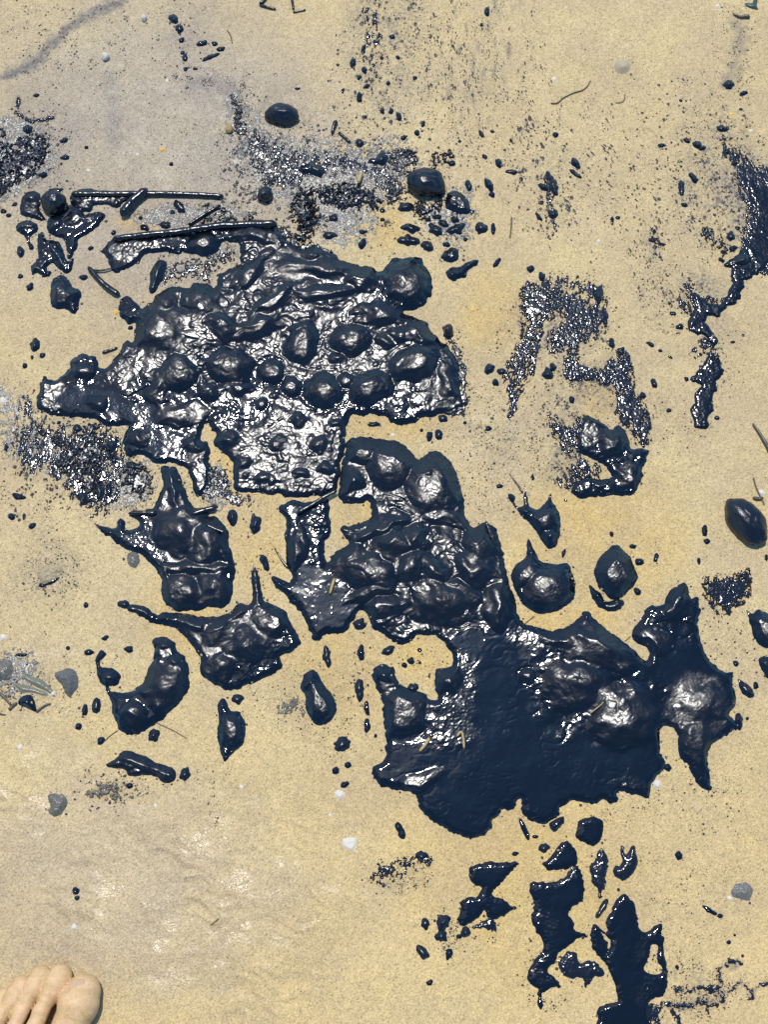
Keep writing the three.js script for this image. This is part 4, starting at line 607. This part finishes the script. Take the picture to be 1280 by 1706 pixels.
rod('tarred_stick', 'gnarled tarred stick pointing from the star-shaped splash towards the stone-packed slick', 'stick', '147,446 160,462 176,478 188,487 200,494', 2.2, 3, M.rod, 0.9, 11);
rod('tarred_stick', 'thin pale-lit twig crossing the upper end of the gnarled stick', 'twig', '155,452 170,453 188,449', 0.9, 0.8, M.rod, 3, 12);
rod('tarred_stick', 'short rough twig just above the left bulge of the stone-packed slick', 'twig', '170,589 182,585 196,580', 1.4, 1.2, M.rod, 0.9, 13);
rod('tarred_stick', 'stick lying on the shoulder of the humped slick, its upper side lit', 'stick', '344,877 360,884 376,891', 1.3, 1.3, M.rod, 4.6, 14);
rod('tarred_stick', 'stick spur poking out of the humped slick towards the rubble heap', 'stick', '214,857 235,856 262,857', 1.4, 2.4, M.rod, 1.6, 15);
rod('tarred_stick', 'stick spur on the humped slick shoulder facing the broad slick', 'stick', '318,860 340,852 362,848', 2.4, 2.4, M.rod, 1.4, 16);
rod('tarred_stick', 'straight tarred splinter along the outer edge of the broad slick', 'stick', '809,870 816,888 823,906', 1.6, 1.1, M.rod, 2.4, 17);
rod('twig', 'thin forked twig with a curled end, on clean sand', 'twig', '918,172 930,171 938,164 956,155 973,149 981,141 985,133', 0.75, 0.5, M.twig, 0.8, 18);
rod('twig', 'small hooked twig below the half-buried shell', 'twig', '1026,171 1036,170 1041,166 1042,156', 0.5, 0.4, M.twig, 0.8, 19);
rod('straw', 'short pale straw standing upright in the picture, near the dark grit', 'straw', '1240,223 1242,210 1245,197', 0.7, 0.6, M.straw, 0.8, 20);
rod('tarred_stick', 'dark stick running out at the picture edge, above the sloping pebble', 'stick', '1254,706 1266,724 1277,742 1290,764', 0.9, 2, M.twig, 0.9, 21);
{
  const r = rod('twig', 'upright dark twig with a black seed pod and a white shell chip beside it', 'twig', '1256,795 1261,812 1268,827 1275,842', 0.7, 0.6, M.twig, 0.8, 22);
  rod('seed_pod', null, null, '1255,829 1264,831 1273,829', 1.7, 1.4, M.twig, 0.8, 23, r);
}
rod('tarred_stick', 'slim dark twig rising from the gap beside the broad slick', 'twig', '457,913 464,924 472,937 482,948', 0.6, 1.3, M.rod, 0.9, 24);
rod('straw', 'yellow straw sliver lying in the sparkling corner of the broad slick', 'straw', '558,966 554,978 550,992', 1.4, 1, M.straw, 4.2, 25);
rod('straw', 'yellow straw sliver at the foot of the coated stone, above the flat tar', 'straw', '716,1230 708,1242 699,1253', 1.5, 1.2, M.straw, 3.4, 26);
rod('straw', 'bent yellow straw on the flat tar, beside the lower coated stone', 'straw', '761,1228 768,1220 772,1232 773,1248', 1, 0.9, M.straw, 4.4, 27);
rod('tarred_stick', 'thin dark stalk lying on the flat tar up to the small coated bead', 'twig', '886,1062 885,1080 882,1098 880,1112', 0.5, 0.5, M.rod, 8, 28);
rod('tarred_stick', 'pale-lit bristle lying across the flat tar beside the lowest broad mound', 'twig', '982,1190 995,1180 1006,1170', 0.5, 0.4, M.straw, 12, 29);
rod('twig', 'hair-thin root between the two-lobed lump and the broad slick', 'twig', '891,1026 880,1035 866,1046', 0.45, 0.4, M.twig, 1, 30);
rod('twig', 'tiny root tying the spike of the broad slick to the bare sand', 'twig', '1041,1069 1046,1065 1051,1060', 0.4, 0.4, M.twig, 1, 31);
rod('twig', 'thread-like root trailing from the lower end of the hooked slick', 'twig', '260,1204 275,1211 292,1219 312,1231', 0.4, 0.35, M.twig, 1, 32);
rod('twig', 'thin root running from the hooked slick to a tar crumb', 'twig', '172,1237 182,1227 196,1217', 0.4, 0.4, M.twig, 1, 33);
rod('tarred_stick', 'spiky tarred root standing over the head of the squid-shaped lump', 'twig', '849,789 857,800 866,812 872,822', 0.4, 0.9, M.rod, 1, 34);
rod('tarred_stick', 'slanted tarred bar lying between the shaggy scrap and the arrow-headed smudge', 'stick', '994,1529 1003,1515 1012,1502', 1.8, 1.6, M.rod, 0.6, 35);
rod('tarred_stick', 'thin dark upright twig alone on sand, right of the animal-shaped tar splash', 'twig', '850,398 852,380 853,362', 0.6, 0.8, M.twig, 0.8, 36);
rod('twig', 'faint dark twig in the top sand streaks, bent once', 'twig', '378,50 384,60 387,74', 0.6, 0.5, M.twig, 0.8, 37);
rod('tarred_stick', 'pair-like tarred sliver at the upper picture edge, lying level', 'twig', '432,9 445,13 460,17', 1.3, 1.2, M.rod, 0.9, 38);
rod('tarred_stick', 'upright tarred sliver at the upper picture edge', 'twig', '486,-2 488,8 489,18', 1.3, 1.1, M.rod, 0.9, 39);
rod('tarred_stick', 'short level tarred sliver close under the upright sliver', 'twig', '488,22 498,20 510,18', 1, 0.9, M.rod, 0.9, 40);
rod('tarred_stick', 'black twig stub at the upper picture edge', 'twig', '432,8 438,4 446,-4', 1.6, 1.2, M.rod, 0.9, 41);
rod('twig', 'thin dark twig lying along the wet ripples', 'twig', '351,1542 358,1536 366,1530', 0.45, 0.4, M.twig, 0.9, 42);

// ---------------------------------------------------------------- the wet leaf and its litter
{
  const l = patch({ name: 'wet_leaf', label: 'crumpled grey-green wet leaf folded in two, with a pale tip', category: 'leaf', mark: 'the wet leaf', loops: ['30,1121 41,1123 55,1127 69,1132 80,1142 87,1150 92,1156 89,1161 77,1151 60,1145 44,1135 36,1128'], mat: M.leaf, thick: 4, lip: 7, edge: 1, style: 'wrinkle', cell: 0.8, mounds: [[62, 1138, 34, 5, 32, 2.5, 'r']] });
  const f = patch({ name: 'leaf_fold', label: null, loops: ['19,1137 30,1138 41,1140 60,1147 80,1155 88,1161 70,1158 55,1155 35,1154 29,1146'], mat: M.leaf, thick: 3, lip: 6, edge: 1, style: 'wrinkle', cell: 0.8 });
  f.name = 'leaf_fold'; l.attach(f);
  const t = patch({ name: 'leaf_tip', label: null, dome: { x: 87, y: 1155, rx: 6, ry: 5, a: 30 }, mat: M.shell, thick: 4.6, lip: 4, edge: 0.5, cell: 0.7 });
  t.name = 'leaf_tip'; l.attach(t);
}
patch({ name: 'seed_pod', label: 'black domed seed pod caught among sticks, below the wet leaf', category: 'seed pod', mark: 'the seed pod', loops: ['30,1166 38,1159 50,1158 57,1168 60,1180 61,1188 52,1184 40,1178 31,1174'], mat: M.pool, thick: 5, lip: 9, edge: 1, cell: 0.8, style: 'wavy' });
rod('twig', 'straight pale-topped stick leading from the picture edge to the seed pod', 'twig', '-8,1149 5,1160 19,1175', 1.1, 1, M.twig, 1.6, 50);
rod('twig', 'knuckled twig joining the leading stick and the seed pod', 'twig', '15,1184 20,1177 29,1171', 1.3, 1.1, M.twig, 1.2, 51);
rod('twig', 'bent splinter on the far side of the seed pod', 'twig', '60,1187 68,1180 76,1175 85,1172', 1, 0.6, M.twig, 1.6, 52);
rod('twig', 'short dark splinter at the picture edge below the seed pod', 'twig', '-6,1187 2,1190 10,1191', 1, 0.5, M.twig, 1, 53);
patch({ name: 'weed_scrap', label: 'dark green curled weed scrap at the upper picture edge', category: 'weed', mark: 'the weed scrap', loops: ['1240,7 1246,4 1254,6 1258,-6 1264,-4 1261,10 1266,18 1256,16 1248,13'], mat: M.green, thick: 4, lip: 5, edge: 1, cell: 0.9, style: 'wavy' });
rod('twig', 'dark bean-like husk with a thread, under the weed scrap', 'twig', '1220,24 1228,28 1236,30 1243,29 1250,31', 0.5, 1.9, M.twig, 0.9, 54);

// ---------------------------------------------------------------- shells
const shell = (label, loop, mat = M.shell, o = {}) => patch({ name: 'shell_fragment', label, category: 'shell', loops: [loop], mat, thick: 1.6, lip: 4, edge: 0.5, cell: 0.7, style: 'smooth', ...o });
shell('largest white shell chip, square-edged with a fine crease, on bare sand', '571,1399 580,1395 593,1396 594,1406 590,1415 584,1417 572,1411', M.shell, { mounds: [[588, 1405, 2, 11, 5, 0.4, 'r']] });
shell('oval white shell chip below the two tar crumbs, above the largest chip', '558,1320 565,1316 573,1319 575,1326 568,1331 560,1328');
shell('rounded white shell chip touching the flat end of the broad slick', '1089,1303 1094,1299 1101,1302 1102,1309 1097,1314 1090,1311');
shell('white shell dot on the lower end of the arrow-headed smudge', '1034,1664 1038,1660 1044,1662 1044,1668 1038,1670 1034,1668', M.shell, { thick: 3.4 });
shell('pale yellow shell disc on wet sand above the toes', '118,1543 122,1539 127,1541 128,1547 122,1550 117,1547');
shell('small round white shell dot by the beaked strip', '399,1309 402,1307 405,1310 404,1314 400,1313');
shell('white shell speck above the forked twig', '921,129 926,128 928,133 924,137 920,134');
shell('white shell speck at the upper picture edge near the weed scrap', '1192,10 1197,7 1201,11 1199,15 1193,14');
shell('tiny pale shell chip on bare sand above the ring arch', '995,401 998,398 1002,402 998,404');
shell('white shell bead below the pale straw', '1249,216 1252,214 1256,217 1253,221 1249,220');
shell('white shell chip beside the seed-bearing twig', '1265,818 1270,815 1276,819 1274,825 1267,824', M.shell, { thick: 2.4 });
shell('white shell chip at the picture edge, beside the grey gritty sand', '0,664 6,661 11,667 8,674 1,672');
shell('white shell chip at the picture edge above the low gritty sand', '0,1058 7,1056 12,1061 9,1067 1,1067');
shell('pale shell chip low at the picture edge under the sticks', '29,1243 33,1239 37,1242 35,1249 29,1248');
shell('white shell speck on the broad grey sand near the top', '275,134 279,132 282,135 278,137');
shell('white shell speck between the bubbly crust and the long straight stick', '143,283 146,281 150,283 147,286');
shell('pale yellow shell speck near the amber chip', '225,256 229,254 232,257 228,259', M.shell);
shell('amber shell chip with a pale edge, on broad grey sand', '264,250 268,247 273,245 276,248 270,253', M.amber);
shell('bright amber shell chip beside the stone-packed slick', '189,520 192,516 197,518 197,524 191,525', M.amber);
shell('amber shell fleck on grey sand near the standing white bead', '1216,189 1221,187 1225,190 1220,192', M.amber);
shell('pale shell chip on the sand strip above the broad slick', '651,724 655,721 659,724 655,728');
shell('pale amber shell chip on sand beside the big round stone', '783,516 788,513 793,516 788,519', M.amber);
shell('white chip against the grey pitted pebble', '1212,1495 1217,1492 1222,1496 1218,1501');
shell('white shell speck at the mid sand below the oval chip', '547,1357 551,1355 554,1358 550,1360');
shell('pale shell sliver near the beaked strip', '256,1341 259,1338 262,1343 259,1346');
shell('white shell chip floating on the flat end of the broad slick', '948,1317 951,1313 954,1316 952,1322 948,1321', M.shell, { thick: 3.4 });
patch({ name: 'shell', label: 'half-buried grey clam shell with a dark curved lip, on clean sand', category: 'shell', mark: 'the half-buried shell', loops: ['1025,106 1030,101 1040,100 1050,106 1051,115 1045,122 1034,123 1026,117'], mat: M.greyShell, thick: 4.2, lip: 8, edge: 0.6, cell: 0.8, mounds: [[1037, 117, 12, 4, 8, 1.5, 'r']] });
pebble('shell', 'little white snail shell with a dark mouth, on the upper grey sand', null, 176, 97, 6, 6.5, 0, 4, M.shell, 51);
pebble('shell', 'little pale snail shell at the upper picture edge', null, 240, 32, 4.5, 5.5, 10, 3.4, M.shell, 55);
pebble('shell', 'small ring-like brown shell by the silvery film', null, 382, 217, 6, 7.5, 0, 3.5, M.straw, 58);

// ---------------------------------------------------------------- the drops, each told apart by its shape and its neighbour
{
  const built = [];
  for (const [x, y, rx, ry, a] of DROPS) {
    const small = Math.min(rx, ry);
    const o = patch({ name: 'tar_drop', dome: { x, y, rx, ry, a }, mat: M.tar, thick: clamp(small * 0.42, 1.3, 3.2), lip: small * 0.95, edge: clamp(small * 0.12, 0.3, 1.3), cell: small < 5 ? 0.75 : 0.9, wobble: 0.26, style: small > 6.5 ? 'lump' : 'smooth' });
    if (o) built.push([o, x, y, rx, ry, a]);
  }
  const groups = new Map();
  for (const b of built) {
    const [, x, y, rx, ry, a] = b;
    let best = null, bd = 1e9;
    for (const l of landmarks) { const d = Math.max(0, Math.hypot(x - l[1], y - l[2]) - 0.7 * Math.min(l[3], l[4])); if (d < bd) { bd = d; best = l; } }
    const dx = x - best[1], dy = y - best[2], ang = Math.atan2(dy, dx) * 180 / Math.PI;
    const dir = ang > -22 && ang <= 22 ? 'right of' : ang > 22 && ang <= 68 ? 'below and right of' : ang > 68 && ang <= 112 ? 'below' : ang > 112 && ang <= 158 ? 'below and left of' : ang > 158 || ang <= -158 ? 'left of' : ang <= -112 ? 'above and left of' : ang <= -68 ? 'above' : 'above and right of';
    const L = Math.max(rx, ry), S = Math.min(rx, ry), tall = (ry >= rx) !== (Math.abs(a) > 45), size = L >= 13 ? 'large' : L >= 8 ? 'middling' : L >= 5 ? 'small' : 'tiny';
    const shape = L / S < 1.3 ? 'round' : L / S < 1.9 ? 'oval' : Math.abs(a) >= 20 && Math.abs(a) <= 70 ? 'slanting long' : tall ? 'upright long' : 'level long';
    const key = `${size} ${shape} tar drop ${dir} ${best[0]}`;
    if (!groups.has(key)) groups.set(key, []);
    groups.get(key).push([b[0], bd]);
  }
  const NTH = ['nearest to it', 'second nearest', 'third nearest', 'fourth nearest', 'fifth nearest', 'sixth nearest', 'seventh nearest', 'eighth nearest'];
  for (const [key, list] of groups) { list.sort((p, q) => p[1] - q[1]); list.forEach(([o], i) => tag(o, list.length > 1 ? `${key}, ${NTH[Math.min(i, 7)]}` : key, 'tar drop', 'tar drops and crumbs scattered on the sand')); }
}

// ---------------------------------------------------------------- uncountable specks of tar, dark grit and shell grains
const SPECK = (() => {
  const g = new THREE.IcosahedronGeometry(1, 1), p = g.attributes.position, w = new THREE.Vector3();
  for (let i = 0; i < p.count; i++) { w.fromBufferAttribute(p, i); const k = 1 + 0.35 * perlin.noise(w.x * 1.7 + 4.2, w.y * 1.7, w.z * 1.7); p.setXYZ(i, w.x * k, w.y * k, w.z * k); }
  g.computeVertexNormals(); return g;
})();
function specks(name, label, category, mat, zones, seed, flat = 0.55, extra = []) {
  const r = rng(seed), list = [], m4 = new THREE.Matrix4(), q = new THREE.Quaternion(), Y = new THREE.Vector3(0, 1, 0);
  for (const [cx, cy, rx, ry, n, s0, s1, long = 1, turn = 0, clump = 0.5] of zones) {
    for (let i = 0, tries = 0; i < n && tries < n * 12; tries++) {
      const a = r() * Math.PI * 2, d = Math.pow(r(), 0.62), x = cx + Math.cos(a) * d * rx, y = cy + Math.sin(a) * d * ry, [u, v] = G(x, y);
      if (fbm(u / 22, v / (22 * Math.max(1, long * 0.8)), 2, seed) + 0.25 < clump * 0.9 * r() + clump * 0.2) continue;
      i++;
      const s = 0.74 * mix(s0, s1, Math.pow(r(), 3.4)) * localScale(x, y) * U * 0.5, e = 0.75 + 0.6 * r(), k = 1 + (long - 1) * r();
      q.setFromAxisAngle(Y, (long > 1 ? turn * Math.PI / 180 + (r() - 0.5) * 0.6 : r() * 6.28));
      list.push(m4.clone().compose(new THREE.Vector3(u * U, sandH(u, v) * 0.001 + s * 0.1, v * U), q, new THREE.Vector3(s * e, s * flat * (0.7 + 0.6 * r()), s * e * k)));
    }
  }
  for (const [u, v, y] of extra) {
    const sz = mix(1, 4.2, Math.pow(r(), 3)) * U * 0.5; q.setFromAxisAngle(Y, r() * 6.28);
    list.push(m4.clone().compose(new THREE.Vector3(u * U, (y ?? sandH(u, v)) * 0.001 + sz * 0.1, v * U), q, new THREE.Vector3(sz * (0.7 + 0.7 * r()), sz * flat, sz * (0.7 + 0.7 * r()))));
  }
  const im = new THREE.InstancedMesh(SPECK, mat, list.length); im.name = numbered(name);
  list.forEach((m, i) => im.setMatrixAt(i, m)); im.castShadow = im.receiveShadow = true; scene.add(im);
  return tag(im, label, category, null, 'stuff');
}
specks('tar_specks', 'fine glossy tar specks strewn over the sand around the slicks', 'tar specks', M.drop, [
  [640, 110, 95, 170, 520, 1.6, 6, 1.6, 0], [620, 250, 120, 70, 260, 1.8, 7], [760, 240, 70, 120, 200, 1.6, 5, 1.8, 10], [905, 300, 75, 110, 420, 1.5, 6.5, 1.8, 8, 0.8], [1010, 350, 90, 90, 170, 1.4, 5, 1.8, 20, 0.8],
  [1140, 260, 100, 130, 360, 1.5, 6, 1.5, 20, 0.8], [1230, 300, 60, 110, 420, 1.5, 6, 1, 0, 0.4], [935, 560, 110, 110, 560, 1.5, 5, 1, 0, 0.5], [1000, 690, 100, 80, 420, 1.5, 5], [940, 740, 60, 80, 420, 1.5, 5], [810, 740, 90, 110, 300, 1.5, 5], [1110, 710, 80, 50, 130, 1.4, 4], [1120, 500, 60, 60, 260, 1.5, 5], [1200, 590, 40, 60, 90, 1.5, 4],
  [120, 760, 110, 90, 650, 1.6, 7], [40, 830, 50, 40, 90, 1.6, 6], [230, 820, 70, 50, 260, 1.6, 6], [60, 250, 70, 90, 260, 1.8, 7], [300, 60, 60, 80, 160, 1.5, 5], [480, 310, 120, 90, 900, 1.6, 7], [440, 250, 90, 90, 500, 1.4, 5], [600, 300, 90, 90, 400, 1.6, 6], [420, 250, 60, 90, 300, 1.5, 5, 1, 0, 0.4], [370, 370, 60, 40, 160, 1.6, 5], [640, 380, 50, 60, 120, 1.5, 5], [745, 380, 60, 60, 200, 1.5, 5.5], [330, 130, 50, 20, 130, 1.4, 4], [400, 150, 25, 40, 120, 1.4, 4],
  [760, 620, 25, 80, 160, 1.5, 5], [660, 1460, 70, 35, 260, 1.2, 4, 1, 0, 0.6], [760, 1550, 70, 60, 240, 1.3, 5, 1, 0, 0.7], [910, 1620, 50, 70, 260, 1.4, 5], [1150, 1650, 80, 50, 380, 1.3, 4.5, 1, 0, 0.7], [1170, 1320, 70, 70, 170, 1.3, 4.5], [1050, 1340, 70, 40, 130, 1.3, 4], [1140, 1500, 60, 70, 170, 1.2, 3.6], [1220, 1080, 60, 120, 150, 1.4, 5], [1060, 940, 50, 50, 70, 1.4, 4], [190, 1320, 70, 40, 220, 1.4, 5], [360, 1320, 40, 60, 110, 1.2, 4], [480, 1170, 60, 50, 130, 1.3, 4.5], [560, 1230, 40, 40, 90, 1.3, 4], [600, 1120, 30, 90, 130, 1.4, 5], [85, 960, 50, 50, 170, 1.4, 5], [20, 1130, 50, 60, 160, 1.4, 5], [150, 1130, 60, 90, 120, 1.4, 5], [690, 1110, 50, 40, 90, 1.3, 4.5], [340, 790, 40, 60, 120, 1.4, 5], [430, 900, 30, 80, 110, 1.4, 5], [590, 720, 60, 20, 60, 1.3, 4],
  [740, 70, 60, 120, 240, 1.2, 3.6, 3.4, 8, 0.9], [800, 110, 60, 160, 260, 1.2, 3.4, 3.4, 6, 1], [880, 210, 60, 110, 240, 1.3, 4, 3, 12, 0.9], [1010, 260, 90, 120, 220, 1.2, 3.6, 3.2, 28, 1], [1150, 340, 60, 110, 240, 1.3, 4.4, 2.8, 22, 0.9], [1090, 430, 40, 90, 180, 1.3, 4, 3, 22, 0.8], [640, 853, 760, 960, 700, 1.1, 3.0, 1, 0, 0.6]], 301, 0.55, FRINGE);
specks('dark_grit', 'dark mineral grit in faint streaks and patches on the sand', 'dark grit', M.grit, [
  [100, 70, 130, 90, 700, 1.4, 4, 1, 0, 0.9], [330, 240, 260, 150, 1000, 1.2, 3, 1, 0, 0.3], [470, 270, 110, 90, 500, 1.2, 3.4, 1, 0, 0.3], [640, 110, 90, 170, 420, 1.3, 3.4, 1.8, 0], [790, 90, 120, 190, 700, 1.2, 3.2, 2.6, 6, 1], [1000, 220, 220, 180, 420, 1.2, 3, 1.8, 25, 0.9], [1225, 90, 40, 110, 420, 1.3, 3.4, 1, 0, 0.6], [1210, 300, 90, 150, 520, 1.3, 4], [935, 620, 130, 190, 700, 1.3, 4], [1090, 420, 60, 60, 160, 1.2, 3.4, 1.8, 15], [110, 770, 130, 110, 600, 1.3, 4], [60, 280, 80, 120, 300, 1.3, 4], [85, 950, 70, 70, 320, 1.3, 4], [30, 1130, 90, 90, 360, 1.3, 4.2], [1150, 1640, 100, 70, 420, 1.2, 3.6, 1, 0, 0.8], [1170, 1400, 110, 200, 320, 1.2, 3.2, 1, 0, 0.9], [810, 740, 100, 120, 420, 1.3, 4], [520, 1170, 80, 70, 240, 1.3, 4], [640, 853, 760, 960, 1500, 1.1, 2.6, 1, 0, 0.6]], 302);
specks('shell_grains', 'pale shell grains sprinkled over the whole beach', 'shell grains', M.shell, [[330, 240, 230, 130, 1500, 0.9, 2.6, 1, 0, 0.2], [470, 260, 110, 90, 700, 0.9, 2.6, 1, 0, 0.2], [140, 700, 140, 120, 500, 0.9, 2.6, 1, 0, 0.3], [650, 250, 110, 90, 350, 0.9, 2.4, 1, 0, 0.3], [640, 853, 760, 960, 300, 1.0, 3.2, 1, 0, 0.3], [640, 1100, 700, 600, 60, 1.5, 4, 1, 0, 0.3]], 303, 0.4);
specks('sand_crumbs', 'small crumbs of damp sand rolled up on the beach surface', 'sand crumbs', M.straw.clone(), [[830, 740, 90, 120, 160, 2, 7], [120, 790, 140, 120, 160, 2, 6], [80, 960, 90, 80, 120, 2, 6], [1220, 1060, 80, 160, 90, 2, 5], [640, 853, 760, 960, 420, 1.4, 3.6]], 304, 0.6, GRAINS.map(([u, v, h, k, y]) => [u, v, y + h[k]])).material.color.setRGB(0.4, 0.31, 0.16);

// ---------------------------------------------------------------- the bare foot at the lower edge
{
  const J = (x, y, h, r) => { const [u, v] = G(x, y); return [u * U * 1000, h, v * U * 1000, r]; };
  const chains = [
    [J(143, 1650, 9, 13), J(135, 1672, 12, 14.8), J(120, 1708, 11, 12.5), J(92, 1785, 15, 18)],
    [J(103, 1626, 7, 9.2), J(96, 1640, 10, 9), J(73, 1684, 12, 5.6), J(36, 1790, 16, 12)],
    [J(72, 1626, 6, 8.2), J(62, 1643, 9, 7.6), J(38, 1688, 11, 5.2), J(-2, 1788, 15, 11)],
    [J(39, 1641, 5, 7.6), J(28, 1660, 8.5, 7), J(3, 1698, 10, 5.2), J(-34, 1788, 13, 10)],
    [J(8, 1661, 4.5, 7), J(-4, 1682, 7, 7.2), J(-28, 1722, 9, 7), J(-62, 1785, 12, 11)],
  ];
  const mid = J(5, 1880, 34, 25), mid2 = J(-45, 1880, 26, 22), ank = J(-35, 2000, 62, 30), heel = J(-55, 2070, 24, 27), shin = J(-45, 2005, 128, 33);
  const body = [[chains[0][3], mid], [chains[1][3], mid], [chains[2][3], mid], [chains[3][3], mid2], [chains[4][3], mid2], [mid, ank], [mid2, heel], [mid, heel], [heel, ank], [ank, shin], [chains[0][3], chains[1][3]], [chains[1][3], chains[2][3]], [chains[2][3], chains[3][3]], [chains[3][3], chains[4][3]], [mid, mid2]];
  const cap = (x, y, z, [a, b]) => {
    const dx = b[0] - a[0], dy = b[1] - a[1], dz = b[2] - a[2], t = clamp(((x - a[0]) * dx + (y - a[1]) * dy + (z - a[2]) * dz) / (dx * dx + dy * dy + dz * dz));
    return Math.hypot(x - a[0] - t * dx, y - a[1] - t * dy, z - a[2] - t * dz) - mix(a[3], b[3], t);
  };
  const smin = (a, b, k) => { const h = clamp(0.5 + 0.5 * (b - a) / k); return mix(b, a, h) - k * h * (1 - h); };
  const field = (x, y, z) => {
    let d = 1e9;
    for (const s of body) d = smin(d, cap(x, y, z, s), 7);
    let toes = 1e9;
    for (const c of chains) { let t = 1e9; for (let i = 0; i < 3; i++) t = smin(t, cap(x, y, z, [c[i], c[i + 1]]), 4); toes = smin(toes, t, 0.5); }
    d = smin(d, toes, 2);
    d += 0.55 * perlin.noise(x / 9, y / 9, z / 9) + 0.2 * perlin.noise(x / 3.6, y / 3.6, z / 3.6);
    return d;
  };
  const surface = (c, half, res) => {
    const mc = new MarchingCubes(res, M.drop, false, false, 400000);
    mc.isolation = 0;
    for (let k = 0; k < res; k++) for (let j = 0; j < res; j++) for (let i = 0; i < res; i++) {
      const p = [i, j, k].map((n, q) => c[q] + (n - res / 2) / (res / 2) * half);
      mc.field[i + j * res + k * res * res] = -field(p[0], p[1], p[2]);
    }
    mc.update();
    const n = mc.count, P = new Float32Array(n * 3), N = new Float32Array(n * 3), UV = new Float32Array(n * 2), e = 0.6;
    for (let i = 0; i < n; i++) {
      const p = [0, 1, 2].map((q) => c[q] + mc.positionArray[i * 3 + q] * half);
      const g = [field(p[0] + e, p[1], p[2]) - field(p[0] - e, p[1], p[2]), field(p[0], p[1] + e, p[2]) - field(p[0], p[1] - e, p[2]), field(p[0], p[1], p[2] + e) - field(p[0], p[1], p[2] - e)], l = Math.hypot(...g) || 1;
      for (let q = 0; q < 3; q++) { P[i * 3 + q] = p[q] * 0.001; N[i * 3 + q] = g[q] / l; }
      UV[i * 2] = p[0] * 0.001 + p[1] * 0.0004; UV[i * 2 + 1] = p[2] * 0.001 + p[1] * 0.0005;
    }
    const g = new THREE.BufferGeometry(); g.setAttribute('position', new THREE.BufferAttribute(P, 3)); g.setAttribute('normal', new THREE.BufferAttribute(N, 3)); g.setAttribute('uv', new THREE.BufferAttribute(UV, 2));
    return g;
  };
  const c = J(20, 1850, 148, 0);
  M.skin = new THREE.MeshPhysicalMaterial({ name: 'sand-dusted skin', color: new THREE.Color().setRGB(0.7, 0.46, 0.235), roughness: 0.6, map: skinMap, bumpMap: sandBump, bumpScale: 0.00025 });
  const foot = mesh('person', surface([c[0], 45, c[2]], 130, 170), M.skin);
  tag(foot, 'bare sand-dusted foot with five toes, standing at the lower picture edge', 'person');
  foot.userData.kind = 'thing';
  const nail = (x, y, h, rx, rz, turn) => {
    const [u, v] = G(x, y), g = new THREE.SphereGeometry(1, 28, 16); g.scale(rx * 0.001, 0.0016, rz * 0.001);
    const m = mesh('toenail', g, M.nail, foot); m.position.set(u * U, h * 0.001, v * U); m.rotation.set(-0.32, -turn, 0, 'YXZ');
  };
  M.nail = new THREE.MeshPhysicalMaterial({ name: 'sandy toenail', color: new THREE.Color().setRGB(0.66, 0.45, 0.27), roughness: 0.42, map: skinMap, bumpMap: sandBump, bumpScale: 0.0002 });
  nail(141, 1645, 20.6, 8, 7.5, 0.45); nail(102, 1625, 14.6, 4.6, 4.2, 0.5); nail(72, 1627, 12.6, 3.8, 3.6, 0.55);
}

renderer.render(scene, camera);
